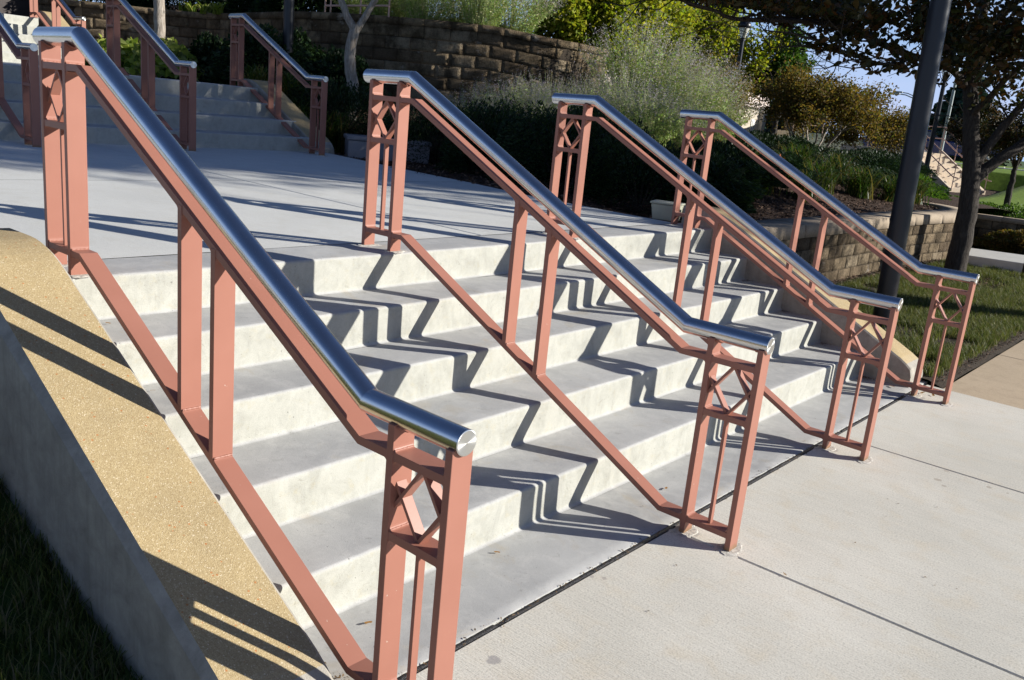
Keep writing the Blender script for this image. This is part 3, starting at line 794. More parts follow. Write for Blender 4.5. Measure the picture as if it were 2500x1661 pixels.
# ------------------------------------------------------------------ vegetation
def leaf_cloud(P, size, rn, shape='leaf', up=.0, jit=.35):
    """P (n,3) centres -> arrays of small folded leaves (two quads would be costly: one kite of 4 verts)"""
    n = len(P); a = rn.normal(size=(n, 3)); a[:, 2] = a[:, 2]*.7-up; a /= np.linalg.norm(a, axis=1)[:, None]
    b = rn.normal(size=(n, 3)); b -= a*(a*b).sum(1)[:, None]; b /= np.linalg.norm(b, axis=1)[:, None]
    s = size*(1+jit*rn.uniform(-1, 1, n))[:, None]
    wd = .34 if shape == 'leaf' else (.16 if shape == 'thin' else .5)
    c = np.cross(a, b)
    V = np.empty((n, 4, 3)); V[:, 0] = P-a*s*.5; V[:, 1] = P+b*s*wd-a*s*.08+c*s*.06; V[:, 2] = P+a*s*.5; V[:, 3] = P-b*s*wd-a*s*.08+c*s*.06
    return V.reshape(-1, 3), np.arange(n*4).reshape(n, 4)
def ovate(P, size, rn, up=.4, jit=.35):
    n = len(P); a = rn.normal(size=(n, 3)); a[:, 2] = a[:, 2]*.6-up*1.3; a /= np.linalg.norm(a, axis=1)[:, None]
    b = rn.normal(size=(n, 3)); b -= a*(a*b).sum(1)[:, None]; b /= np.linalg.norm(b, axis=1)[:, None]
    c = np.cross(a, b); s = size*(1+jit*rn.uniform(-1, 1, n))[:, None]; fo = rn.uniform(.05, .35, n)[:, None]
    def q(t, w_, h): return P+a*s*(t-.5)+b*s*w_*np.sqrt(1-fo**2)+c*s*(abs(w_)*fo+h)
    V = np.stack([q(0, 0, 0), q(.25, .27, 0), q(.62, .25, .0), q(1.05, 0, -.08), q(.62, -.25, .0), q(.25, -.27, 0)], 1).reshape(-1, 3)
    i = np.arange(n)*6; return V, np.stack([np.c_[i, i+1, i+2, i+3], np.c_[i, i+3, i+4, i+5]], 1).reshape(-1, 4)
def leaf_obj(name, P, size, m, parent=None, shape='leaf', seed=1, up=0.0, jit=.35):
    rn = np.random.default_rng(seed)
    if shape == 'ovate':
        V, F = ovate(np.asarray(P, float), size, rn, up, jit); return mesh_np(name, V, F, m, parent)
    pass; V, F = leaf_cloud(np.asarray(P, float), size, rn, shape, up, jit)
    return mesh_np(name, V, F, m, parent)
def limb(mb, pts, r0, r1, n=8, wob=.0, seed=0):
    Pc = catmull(pts, 6); k = len(Pc)
    Pc = [p+Vector((noise.noise(Vector((i*.5, seed, 0))), noise.noise(Vector((i*.5, seed, 9))), 0))*wob for i, p in enumerate(Pc)]
    rad = [(r0+(r1-r0)*(i/(k-1)))*(1+.06*noise.noise(Vector((i*.8, seed, 3)))) for i in range(k)]
    mb.tube(Pc, rad, n, True, True); return Pc
def grow(mb, start, d, length, rad, depth, rn, tips, spread=.6, upw=.15, nseg=4, kids=3, twist=.35, minr=.006):
    p = Vector(start); d = Vector(d).normalized(); pts = [p.copy()]
    for i in range(nseg):
        d = (d+Vector(rn.normal(size=3))*twist*.35+Vector((0, 0, upw*.3))).normalized(); p = p+d*(length/nseg); pts.append(p.copy())
    k = len(pts); mb.tube(pts, [rad*(1-.6*i/(k-1)) for i in range(k)], 6 if rad > .03 else 4, False, True)
    for i, q in enumerate(pts):
        if depth <= 1: tips.append((q, length))
    if depth > 0:
        for c in range(kids):
            t = .35+.65*(c+.5)/kids; q = pts[min(k-1, int(round(t*(k-1))))]
            side = Vector(rn.normal(size=3)); side -= d*side.dot(d); side.normalize()
            grow(mb, q, (d*(1-spread)+side*spread), length*.66, max(minr, rad*.5), depth-1, rn, tips, spread, upw, nseg, kids, twist, minr)
def tree(name, loc, label, cat, barkm, leafm, trunk_h, trunk_r, crown_c, crown_r, nlim, leaf, nleaf, seed, group=None, shape='leaf', up=0.0, squash=1.0, holes=.3, lean=(0, 0), depth=2, forks=None):
    g = empty(name, loc, 0, label, cat, group); rn = np.random.default_rng(seed)
    mb = MB(); tips = []
    top = Vector((lean[0], lean[1], trunk_h))
    limb(mb, [(0, 0, -.15), (lean[0]*.3, lean[1]*.3, trunk_h*.35), (lean[0]*.7, lean[1]*.7, trunk_h*.7), tuple(top)], trunk_r*1.25, trunk_r*.8, 10, trunk_r*.4, seed)
    cc = Vector(crown_c)
    for i in range(nlim):
        a = 2*math.pi*(i+rn.uniform(-.3, .3))/nlim; el = rn.uniform(.2, 1.2)
        tgt = cc+Vector((math.cos(a)*crown_r*.62, math.sin(a)*crown_r*.62, crown_r*squash*.6*math.sin(el)))
        st = top+Vector((0, 0, -trunk_h*.12*rn.uniform(0, 1)))
        d = tgt-st; grow(mb, st, d, d.length*.78, trunk_r*.5, depth, rn, tips, .55, .1)
    mb.build('trunk', barkm, g)
    T0 = np.array([tuple(t[0]) for t in tips]); ok = (((T0-np.array(crown_c))/np.array([crown_r, crown_r, crown_r*squash*1.05]))**2).sum(1) < 1.1
    # leaves: clumps round tips, kept inside an uneven crown outline
    T = T0[ok] if ok.sum() > 30 else T0; sc_ = crown_r*.14
    idx = rn.integers(0, len(T), nleaf); P = T[idx]+rn.normal(size=(nleaf, 3))*sc_*rn.uniform(.3, 1, (nleaf, 1))
    mb2 = leaf_obj('crown', P, leaf, leafm, g, shape, seed+1, up)
    return g

BARK_D = m_bark('dark_bark', (.028, .023, .019), (.075, .064, .054))
BARK_P = m_bark('pale_bark', (.20, .165, .13), (.46, .41, .35))
PEAR = m_leaf('pear_leaves', [(.020, .023, .008), (.033, .034, .010), (.055, .040, .011), (.080, .034, .010), (.028, .036, .009)], .25, .4)
YELL = m_leaf('yellow_green_leaves', [(.18, .24, .016), (.28, .31, .02), (.40, .36, .03), (.13, .22, .016), (.26, .24, .03)], .5)
CREPE = m_leaf('russet_leaves', [(.13, .085, .022), (.17, .10, .025), (.09, .10, .018), (.20, .12, .03), (.075, .085, .018)], .5)
GREEN = m_leaf('green_leaves', [(.04, .09, .012), (.06, .13, .016), (.035, .07, .010), (.09, .15, .02)], .4)
DARKG = m_leaf('dark_evergreen', [(.012, .028, .010), (.018, .038, .012), (.028, .055, .015), (.010, .020, .008)], .15, .45)
BLUEG = m_leaf('far_evergreen', [(.02, .045, .03), (.03, .06, .035), (.015, .035, .03)], .15, .6)
SAGE = m_leaf('sage_stems', [(.24, .36, .09), (.34, .42, .16), (.16, .28, .055), (.46, .42, .26), (.28, .27, .14)], .3, .7)
SAGEF = m_leaf('lavender_flowers', [(.34, .30, .38), (.42, .38, .42), (.30, .25, .36), (.48, .44, .42)], .3, .7)
LILY = m_leaf('daylily_blades', [(.035, .075, .012), (.055, .105, .016), (.025, .052, .010), (.085, .105, .022), (.15, .12, .04)], .35, .4)
HOSTA = m_leaf('variegated_leaves', [(.18, .26, .03), (.34, .38, .07), (.07, .13, .02), (.42, .44, .15)], .4, .45)
GBLADE = m_leaf('grass_blades', [(.065, .095, .018), (.11, .14, .028), (.19, .20, .065), (.045, .070, .014), (.22, .19, .10)], .35, .5)
ORANGE = m_leaf('orange_petals', [(.65, .16, .01), (.75, .25, .02)], .4)

def blades(n, base, hgt, spread, width, rn, arch=.6, seg=4):
    """arching ribbon blades rooted round base points (k,3)"""
    V = []; base = np.asarray(base)
    b = base[rn.integers(0, len(base), n)]+np.c_[rn.normal(size=(n, 2))*spread*.15, np.zeros(n)]
    az = rn.uniform(0, 2*math.pi, n); h = hgt*rn.uniform(.6, 1.15, n); out = spread*rn.uniform(.3, 1.1, n)
    dx, dy = np.cos(az), np.sin(az); wx, wy = -dy*width/2, dx*width/2
    rows = []
    for s in range(seg+1):
        t = s/seg; r_ = out*(t**1.4); z = h*(t*(1+arch)-arch*1.25*t*t*t)
        w = (1-t**2.2)*1.0+.06
        c = np.c_[b[:, 0]+dx*r_, b[:, 1]+dy*r_, b[:, 2]+z]
        rows.append((c-np.c_[wx*w, wy*w, 0*w*wx], c+np.c_[wx*w, wy*w, 0*w*wx]))
    A = np.stack([np.stack(r_, 1) for r_ in rows], 1)          # n, seg+1, 2, 3
    V = A.reshape(-1, 3); k = (seg+1)*2
    i0 = (np.arange(n)*k)[:, None]; F = []
    for s in range(seg): F.append(np.c_[i0+2*s, i0+2*s+1, i0+2*s+3, i0+2*s+2])
    return V, np.concatenate(F)
def stems(n, hgt, spread, rn, w=.004, lean=(0, 0)):
    """wiry upright stems fanning out of the crown of a shrub; returns ribbons and points along them"""
    az = rn.uniform(0, 2*math.pi, n); rad = spread*np.sqrt(rn.uniform(0, 1, n)); h = hgt*(1-.35*(rad/spread)**2)*rn.uniform(.75, 1.1, n)
    P0 = np.c_[np.cos(az)*rad*.25, np.sin(az)*rad*.25, np.zeros(n)]
    P1 = np.c_[np.cos(az)*rad+lean[0]*h, np.sin(az)*rad+lean[1]*h, h]
    mid = (P0*.4+P1*.6); mid[:, :2] = P0[:, :2]*.65+P1[:, :2]*.35; mid[:, 2] = h*.5
    wd = np.c_[-np.sin(az+1), np.cos(az+1), np.zeros(n)]*w
    V = np.stack([P0-wd, P0+wd, mid-wd*.7, mid+wd*.7, P1-wd*.3, P1+wd*.3], 1).reshape(-1, 3)
    i = np.arange(n)*6; F = np.r_[np.c_[i, i+1, i+3, i+2], np.c_[i+2, i+3, i+5, i+4]]
    def along(t): return ((1-t)**2)[:, None]*P0[idx]+(2*t*(1-t))[:, None]*mid[idx]+(t*t)[:, None]*P1[idx]
    idx = rn.integers(0, n, n*12); t = rn.uniform(.15, .85, n*12); L1 = along(t)
    idx = rn.integers(0, n, n*13); t = rn.uniform(.72, 1.04, n*13); L2 = along(t)
    return V, F, L1+rn.normal(size=L1.shape)*.02, L2+rn.normal(size=L2.shape)*.012
def make_sage(seed, hgt=1.25, spread=.80, n=300, lean=(.12, .05)):
    rn = np.random.default_rng(seed); g = empty('sage_shrub', (0, 0, 0))
    V, F, L1, L2 = stems(n, hgt, spread, rn, .0035, lean)
    mesh_np('stems', V, F, SAGE, g)
    leaf_obj('foliage', L1, .050, SAGE, g, 'thin', seed)
    leaf_obj('flowers', L2, .026, SAGEF, g, 'thin', seed+1)
    return g
def shrub_points(n, rn, rx, ry, rz, shell=.55, lump=.25, seed=0):
    u = rn.normal(size=(n, 3)); u /= np.linalg.norm(u, axis=1)[:, None]; u[:, 2] = np.abs(u[:, 2])*1.0
    r_ = (shell+(1-shell)*rn.uniform(0, 1, n)**.5)
    L_ = np.array([noise.noise(Vector((a*2.2+seed, b*2.2, c*2.2))) for a, b, c in u]); r_ = r_*(1+lump*L_)
    return np.c_[u[:, 0]*rx*r_, u[:, 1]*ry*r_, u[:, 2]*rz*r_]
def shrub(name, loc, label, cat, m, rx, ry, rz, n, leaf, seed, shape='leaf', rz_=0, group=None, lump=.3, shell=.5):
    g = empty(name, loc, rz_, label, cat, group); rn = np.random.default_rng(seed)
    P = shrub_points(n, rn, rx, ry, rz, shell, lump, seed); leaf_obj('foliage', P, leaf, m, g, shape, seed)
    mb = MB()
    for k in range(9):
        a = 2*math.pi*k/9; mb.tube([(0.03*math.cos(a), .03*math.sin(a), -.05), (rx*.35*math.cos(a), ry*.35*math.sin(a), rz*.45), (rx*.6*math.cos(a), ry*.6*math.sin(a), rz*.8)], [.014, .010, .004], 5)
    mb.build('stems', BARK_D, g); return g
def lily(seed, n=170, h=.46, sp=.50):
    rn = np.random.default_rng(seed); a = rn.uniform(0, 6.28, 12); P = np.c_[np.cos(a)*.08, np.sin(a)*.08, a*0]
    V, F = blades(n, P, h, sp, .016, rn, .75, 5); return V, F

# --- trees
# big pear tree behind the leaning pole: trunk, limbs traced from the photo's branching
PT = (0.47, 11.45, .04)
g = empty('pear_tree', PT, 0, 'large dark-leaved tree with forked trunk overhanging the top right corner, rooted by the block wall', 'tree')
rn = np.random.default_rng(11); mb = MB(); tips = []
W = lambda x, y, z: (x-PT[0], y-PT[1], z-PT[2])
t1 = limb(mb, [W(.49, 11.45, -.1), W(.44, 11.5, .25), W(.44, 11.5, .9), W(.36, 11.55, 1.5), W(.22, 11.6, 2.1), W(.05, 11.7, 2.8), W(.0, 11.8, 3.7), W(.1, 11.8, 4.8), W(.0, 11.7, 6.2)], .150, .05, 14, .02, 3)
limbs = [([W(.38, 11.55, 1.35), W(.65, 11.9, 1.75), W(1.1, 12.5, 2.25), W(1.9, 13.4, 3.0), W(2.6, 14.2, 3.9)], .085, .03),
 ([W(.36, 11.55, 1.55), W(.6, 11.9, 2.2), W(1.0, 12.4, 3.1), W(1.5, 12.9, 4.2)], .07, .025),
 ([W(.10, 11.7, 2.5), W(-.08, 11.22, 2.76), W(-.29, 9.87, 2.81), W(-.48, 8.95, 2.91), W(-.61, 8.31, 2.93), W(-.69, 7.56, 2.86), W(-.81, 6.63, 2.75), W(-.84, 6.2, 2.77), W(-.92, 5.5, 2.79)], .05, .010),
 ([W(.05, 11.7, 2.75), W(.3, 11.0, 3.0), W(.35, 10.0, 2.95), W(.22, 9.1, 2.72), W(.14, 8.39, 2.55), W(-.02, 7.99, 2.55), W(-.19, 7.61, 2.62), W(-.37, 7.35, 2.67)], .03, .004),
 ([W(.0, 11.8, 3.2), W(.6, 11.2, 3.7), W(1.4, 10.4, 4.3), W(2.1, 9.8, 4.9)], .06, .02),
 ([W(.0, 11.8, 3.6), W(-.8, 11.6, 4.2), W(-1.8, 11.2, 4.7), W(-2.8, 10.8, 5.2)], .06, .02),
 ([W(.05, 11.7, 3.0), W(-.5, 12.3, 3.4), W(-1.2, 13.0, 3.9), W(-1.9, 13.8, 4.6)], .06, .02),
 ([W(.1, 11.8, 4.6), W(.6, 12.4, 5.4), W(.9, 12.9, 6.4)], .05, .02),
 ([W(.1, 11.8, 4.4), W(-.4, 10.9, 5.3), W(-.9, 10.1, 6.2)], .05, .02),
 ([W(.20, 11.6, 2.2), W(.7, 11.1, 2.75), W(1.2, 10.8, 3.2), W(1.6, 10.6, 3.8)], .045, .012)]
TP = []
for i, (pts, a, b) in enumerate(limbs):
    Pc = limb(mb, pts, a, b, 8, .03, i*5)
    for j in range(3, len(Pc), 2 if i in (2, 3, 9) else 3):
        d = (Pc[j]-Pc[j-1]).normalized(); side = Vector(rn.normal(size=3)); side -= d*side.dot(d); side.normalize()
        side.z = abs(side.z)*(.25 if i in (2, 3) else .6) if i in (2, 3) else side.z*.5+.1
        tl = []; grow(mb, Pc[j], d*.5+side*.8, .62 if i in (2, 3) else 1.0, .013, 1, rn, tl, .55, .05, 4, 3, .5, .004); TP += [(t[0], .11 if i in (2, 3) else .2) for t in tl]
mb.build('trunk', BARK_D, g)
T = np.array([tuple(t[0]) for t in TP]); S = np.array([t[1] for t in TP]); nl = 44000; nhang = len(T)
# the thin leafy spray hanging into the gap of sky
hp_ = catmull([W(.19, 8.87, 2.63), W(.14, 8.39, 2.53), W(-.02, 7.99, 2.54), W(-.19, 7.61, 2.60), W(-.37, 7.35, 2.65)], 8)+catmull([W(.06, 8.8, 2.74), W(-.11, 8.26, 2.75), W(-.28, 7.87, 2.79)], 8)
H_ = np.array([tuple(p) for p in hp_]); H_ = np.repeat(H_, 1, 0); T = np.r_[T, H_]; S = np.r_[S, np.full(len(H_), .05)]
pr_ = np.r_[np.full(nhang, 0.992/nhang), np.full(len(H_), .008/len(H_))]; idx = rn.choice(len(T), nl, p=pr_); P = T[idx]+rn.normal(size=(nl, 3))*S[idx][:, None]
A = P+np.array(PT); cpl = -A[:, 0]*.61+A[:, 1]*.79
dpt = -(A[:, 0]-3.5)*.613+(A[:, 1]+1.55)*.749          # underside of the crown rises towards the far side
low = np.where(A[:, 0] < .30, 1.70+dpt*np.interp(dpt, [9, 9.8, 10.6, 11.5, 14], [.134, .130, .112, .122, .136]), 2.25)
hang = idx >= nhang
keep = (A[:, 2] > low) & ((cpl < 8.15) | (A[:, 2] < 3.3) | (A[:, 2] > 5.2)) | hang  # crown cut open in one band to let sun reach the sage
P = P[keep]
leaf_obj('crown', P, .078, PEAR, g, 'ovate', 5, .5)
# second tree cut by the right edge
tree('pear_tree', (1.02, 13.35, 0), 'tree trunk cut off by the right edge of the photo beyond the lawn', 'tree', BARK_D, PEAR, 4.2, .10, (.4, .3, 7.0), 2.0, 7, .085, 9000, 21, lean=(.12, .1), up=.5)
# young pale-barked tree
g = empty('young_tree', (-7.52, 7.45, 1.25), 0, 'young tree with pale furrowed bark forking just above the dark shrubs', 'tree')
mb = MB(); rn = np.random.default_rng(5); tl = []
limb(mb, [(0, 0, -.2), (.02, .02, .5), (-.04, -.02, 1.0), (.02, .02, 1.45)], .10, .075, 12, .015, 4)
limb(mb, [(.02, .02, 1.35), (-.16, -.12, 1.75), (-.28, -.2, 2.4), (-.4, -.3, 3.4)], .06, .03, 9, .02, 6)
limb(mb, [(.02, .02, 1.35), (.18, .14, 1.7), (.30, .24, 2.1), (.36, .3, 3.2)], .055, .03, 9, .02, 8)
for q in ((-.4, -.3, 3.3), (.36, .3, 3.1), (-.28, -.2, 2.9), (.33, .27, 2.7)):
    for k in range(4): grow(mb, q, (rn.normal(), rn.normal(), 1.2), 1.3, .022, 1, rn, tl, .6, .1)
mb.build('trunk', BARK_P, g)
T = np.array([tuple(t[0]) for t in tl]); P = T[rn.integers(0, len(T), 6000)]+rn.normal(size=(6000, 3))*.22
leaf_obj('crown', P[P[:, 2] > 2.6], .08, GREEN, g, 'leaf', 9)
g = empty('young_tree', (-11.6, 6.55, 1.75), 0, 'slim rough-barked tree in front of the cap stones near the top left corner', 'tree')
mb = MB(); tl = []
limb(mb, [(0, 0, -.3), (.03, .0, .6), (-.02, .03, 1.3), (.0, .0, 2.6)], .105, .08, 12, .015, 14)
for k in range(7): grow(mb, (0, 0, 2.3+.1*k), (rn.normal(), rn.normal(), .9), 1.6, .03, 1, rn, tl, .6, .1)
mb.build('trunk', BARK_P, g)
T = np.array([tuple(t[0]) for t in tl]); P = T[rn.integers(0, len(T), 6000)]+rn.normal(size=(6000, 3))*.25
leaf_obj('crown', P[P[:, 2] > 2.0], .08, GREEN, g, 'leaf', 19)
# yellow-green trees beyond the big wall
for i, (x, y, z, r_, h, sd_, lb) in enumerate(((-11.6, 19.2, 2.0, 1.7, 2.5, 31, 'yellow-green tree seen over the right end of the curving block wall'),
      (-15.7, 33.4, 1.2, 2.6, 3.5, 32, 'golden-green tree directly behind the small lamp post'),
      (-12.6, 22.3, 1.6, 2.0, 3.2, 33, 'bright yellow-green tree just right of the curving wall end'),
      (-16.5, 29.0, 1.4, 2.6, 4.6, 34, 'taller yellow-green tree between the curving wall and the lamp post'),
      (-10.2, 16.8, 2.2, 1.2, 1.5, 35, 'lowest golden tree crown hugging the end of the curving wall'))):
    tree('yellow_tree', (x, y, z), lb, 'tree', BARK_D, YELL, .7, .10, (0, 0, h), r_, 9, .12 if i != 1 else .15, 20000, sd_, 'yellow-green trees behind the curving wall')
# dark upright green tree on the skyline
tree('upright_tree', (-13.0, 34.5, 1.0), 'tall dark green tree with ragged upright tips against the sky', 'tree', BARK_D, GREEN, 1.4, .12, (0, 0, 3.0), 1.15, 12, .13, 15000, 41, squash=2.0)
# russet multi-stemmed shrubs in the bed
def multi(name, loc, label, n, h, r_, nleaf, seed, m, leaf=.07):
    g = empty(name, loc, 0, label, 'small tree', 'russet small trees in the planting bed'); nleaf = int(nleaf*1.5); leaf = .055; rn = np.random.default_rng(seed); mb = MB(); tl = []
    for k in range(n):
        a = 2*math.pi*k/n+rn.uniform(-.3, .3); bx_, by_ = math.cos(a)*.15, math.sin(a)*.15
        P_ = limb(mb, [(bx_, by_, -.1), (bx_*2, by_*2, h*.25), (math.cos(a)*r_*.4, math.sin(a)*r_*.4, h*.55)], .035, .02, 6, .03, k)
        for q in range(3): grow(mb, P_[-1], (math.cos(a)*.6+rn.normal()*.4, math.sin(a)*.6+rn.normal()*.4, 1.0), h*.42, .013, 2, rn, tl, .6, .05, 4, 3, .5, .004)
    mb.build('stems', BARK_P, g)
    T = np.array([tuple(t[0]) for t in tl]); P = T[rn.integers(0, len(T), nleaf)]+rn.normal(size=(nleaf, 3))*.11
    leaf_obj('crown', P, leaf, m, g, 'leaf', seed); return g
multi('crepe_myrtle', (-4.8, 18.6, 1.0), 'wide russet-leaved small tree with bare reddish stems left of the leaning pole', 8, 1.7, 1.5, 20000, 51, CREPE)
multi('crepe_myrtle', (-6.3, 15.8, 1.3), 'russet-leaved small tree in front of the pale parking deck', 6, 1.25, .8, 6000, 52, CREPE)
multi('crepe_myrtle', (-4.9, 23.0, .7), 'russet small tree with green tint right behind the leaning pole', 6, 1.6, 1.1, 12000, 53, CREPE)
multi('crepe_myrtle', (-8.5, 20.0, 1.1), 'taller russet small tree below the small lamp post', 6, 1.9, .75, 6000, 54, CREPE)
# little round tree right
tree('round_tree', (-1.75, 24.6, .42), 'small round-headed tree in the bed beyond the low dark wall near the right edge', 'tree', BARK_D, PEAR, 1.15, .07, (0, 0, 1.75), .85, 8, .07, 9000, 61)
tree('round_tree', (-3.4, 27.5, .5), 'round-headed tree partly hiding the distant steps', 'tree', BARK_D, PEAR, .9, .07, (0, 0, 1.7), 1.0, 8, .07, 8000, 62)
# far tree line
far = [(-24, 62, 5.0, 6), (-14, 66, 6.0, 7), (-6, 70, 5.2, 7), (3, 74, 5.2, 7), (12, 78, 5.6, 8), (-32, 70, 6.5, 7), (-20, 90, 9, 8), (20, 84, 6, 8), (-40, 60, 7, 7)]
lbs = ['dark evergreen on the skyline left of the leaning pole', 'dark blue-green evergreen just left of the leaning pole top', 'far evergreen behind the leaning pole', 'far evergreen right of the leaning pole', 'far evergreen behind the large dark-leaved tree', 'far evergreen behind the tall ragged green tree', 'taller far evergreen beyond the skyline row', 'far evergreen at the right edge skyline', 'far evergreen behind the yellow-green trees']
for i, ((x, y, h, r_), lb) in enumerate(zip(far, lbs)):
    g = empty('far_tree', (x, y, .8), 0, lb, 'tree', 'dark trees along the skyline'); rn = np.random.default_rng(70+i)
    mb = MB(); mb.tube([(0, 0, -.5), (0, 0, h*.5), (0, 0, h*.95)], [.25, .18, .03], 6); mb.build('trunk', BARK_D, g)
    n = 5000; z = rn.uniform(.02, 1, n); a = rn.uniform(0, 6.283, n); rr = r_*.42*(1-z)**.7*(.6+.5*rn.uniform(0, 1, n))*(1+.25*np.sin(z*40))
    leaf_obj('crown', np.c_[np.cos(a)*rr, np.sin(a)*rr, z*h], .55, BLUEG, g, 'leaf', 80+i)

# --- hedge of dark shrubs along the landing
HS = [(-6.9, 6.75, 1.0, .75, .9), (-5.3, 7.15, .9, .75, .80), (-3.95, 6.95, .92, .8, .86), (-2.75, 6.75, .9, .8, .92), (-1.7, 6.75, .8, .75, .80), (-4.7, 7.9, .9, .7, .8), (-3.4, 7.8, .9, .8, .85)]
hl = ['dark shrub behind the grey box on the landing edge', 'dark shrub left of centre behind the second railing', 'dark shrub below the lavender shrubs, behind the second handrail', 'dark shrub between the second and third railings', 'dark shrub just left of the small beige box', 'dark shrub in the back row at the foot of the curving wall', 'dark shrub in the back row under the middle lavender shrub']
for i, (x, y, rx, ry, rz) in enumerate(HS):
    shrub('juniper_shrub', (x, y, hbed(x, y)-.05), hl[i], 'shrub', DARKG, rx, ry, rz, 14000, .05, 100+i, 'thin', 0, 'dark shrubs along the landing', .35, .55)
HS2 = [(-9.3, 7.0, 1.0, .7, 1.15), (-10.5, 6.9, .8, .6, .9), (-9.9, 8.1, .9, .6, 1.1), (-8.4, 8.0, .8, .6, .8)]
hl2 = ['dark glossy shrub behind the right upper railing', 'dark shrub between the upper railings at the foot of the block wall', 'dark shrub against the shaded block wall left of the dark pole', 'dark shrub at the foot of the young pale-barked tree']
for i, (x, y, rx, ry, rz) in enumerate(HS2):
    shrub('laurel_shrub', (x, y, hbed(x, y)-.05), hl2[i], 'shrub', DARKG if i != 1 else DARKG, rx, ry, rz, 9000, .07, 120+i, 'leaf', 0, 'dark shrubs beside the upper flight', .35, .5)
# --- lavender sage
sg = [make_sage(200), make_sage(201, 1.15, .90, 320, (.22, -.02))]
SP = [(-5.45, 8.03, .72, 'lavender sage shrub farthest left, low against the block wall'), (-5.55, 8.87, .78, 'lavender sage shrub second from the left in front of the block wall'),
      (-5.36, 9.60, .72, 'lavender sage shrub in the middle of the wall front'), (-4.59, 8.23, .74, 'lavender sage shrub right above the dark shrubs left of the third railing'),
      (-5.33, 10.61, .74, 'lavender sage shrub touching the sunlit end of the curving wall'), (-4.47, 9.18, .74, 'lavender sage shrub just above the third railing top'),
      (-5.30, 11.94, 1.40, 'tallest lavender sage shrub just right of the wall end'), (-5.13, 12.57, 1.28, 'second tallest lavender sage shrub, by the deck rail'),
      (-4.35, 10.21, .88, 'lavender sage shrub above the third handrail bend'), (-3.56, 9.70, .85, 'lavender sage shrub between the third and farthest railings'),
      (-4.14, 11.84, 1.0, 'lavender sage shrub behind the farthest railing top'), (-3.90, 12.34, .78, 'rightmost lavender sage shrub near the russet trees'), (-3.34, 10.32, .68, 'low lavender sage shrub left of the farthest railing')]
for i, (x, y, s_, lb) in enumerate(SP):
    o = sg[i] if i < 2 else copy_tree(sg[i % 2])
    o.location = (x, y, hbed(x, y)-.03); o.rotation_euler = (0, 0, (i*1.9) % 6.28 if i > 1 else 0); o.scale = (s_*1.05+.06, s_*1.05+.06, s_*1.04)
    tag(o, lb, 'shrub', 'lavender sage shrubs')
UP = [(-7.6, 10.3, 'sage shrub at the centre of the wall top, beside the right-hand one'), (-8.4, 9.75, 'sage shrub above the cap stones right of the young tree'), (-9.4, 9.75, 'sage shrub on the wall top behind the young tree fork'), (-7.8, 11.4, 'sage shrub at the right end of the wall top'), (-8.7, 11.0, 'sage shrub in the back row on the wall top'), (-10.4, 10.1, 'leftmost sage shrub on the wall top')]
for i, (x, y, lb) in enumerate(UP):
    o = copy_tree(sg[i % 2]); o.location = (x, y, 2.95); o.rotation_euler = (0, 0, i*2.1); o.scale = (1.05,)*3
    tag(o, lb, 'shrub', 'sage shrubs on top of the curving wall')
for i, (x, y, rz, lb) in enumerate(((-12.6, 10.3, 1.1, 'dark leafy shrub on the wall top behind the pink rail'), (-14.4, 10.4, 1.2, 'dark shrub on the wall top near the top left'), (-11.2, 11.2, 1.2, 'dark shrub on the wall top left of the young tree'), (-16.4, 9.6, 1.3, 'leftmost dark shrub on the wall top'), (-17.6, 8.2, 1.2, 'dark shrub above the sunlit blocks in the top left corner'))):
    shrub('laurel_shrub', (x, y, 2.9), lb, 'shrub', DARKG if i != 2 else GREEN, 1.2, .9, rz, 9000, .08, 140+i, 'leaf', 0, 'dark shrubs on top of the wall')
# --- strappy daylilies
V, F = lily(300); lm1 = None
LP = [(-7.0, 6.15, 1.1, 'daylily clump beside the foot of the right upper railing'), (-6.5, 6.35, 1.2, 'daylily clump just left of the grey box'), (-7.6, 6.5, 1.2, 'daylily clump at the foot of the young tree'), (-7.9, 6.0, 1.1, 'daylily clump beside the upper cheek wall'),
      (-1.9, 10.1, .9, 'daylily clump behind the farthest railing top post'), (-1.6, 11.0, 1.0, 'daylily clump between the farthest railing and the mulch'), (-1.9, 12.2, 1.1, 'daylily clump above the slope of the farthest handrail'), (-2.4, 11.1, 1.0, 'daylily clump in front of the sage, with orange flowers'),
      (-1.7, 13.3, 1.1, 'daylily clump left of the leaning pole'), (-1.4, 14.2, 1.0, 'daylily clump nearest the leaning pole'), (-2.3, 14.0, 1.1, 'daylily clump under the russet trees'), (-2.6, 12.9, 1.1, 'daylily clump at the foot of the wide russet tree'),
      (-1.3, 15.0, .9, 'daylily clump at the curved end of the low block wall')]
for i, (x, y, s_, lb) in enumerate(LP):
    if i == 0: o = mesh_np('daylily_clump', V, F, LILY); lm1 = o
    else: o = lm1.copy(); C.objects.link(o)
    o.location = (x, y, hbed(x, y)-.01); o.rotation_euler = (0, 0, i*1.3); o.scale = (s_,)*3
    tag(o, lb, 'plant', 'strappy daylily clumps')
for i, (x, y, z) in enumerate(((-2.35, 9.3, 1.58), (-2.3, 9.42, 1.55), (-1.9, 10.2, 1.45), (-1.8, 10.35, 1.42))):
    rn = np.random.default_rng(i); P = rn.normal(size=(14, 3))*.022
    g = empty('daylily_flower', (x, y, z), 0, ['orange daylily flower, leftmost of the pair above the third handrail', 'orange daylily flower, right one of the pair above the third handrail', 'orange daylily flower seen through the farthest railing lattice', 'orange daylily flower right of the farthest railing lattice'][i], 'flower', 'orange daylily flowers')
    leaf_obj('petals', P*.8, .04, ORANGE, g, 'leaf', i); mb = MB(); mb.tube([(0, 0, -.45), (.02, 0, -.2), (0, 0, 0)], .004, 5); mb.build('stalk', LILY, g)
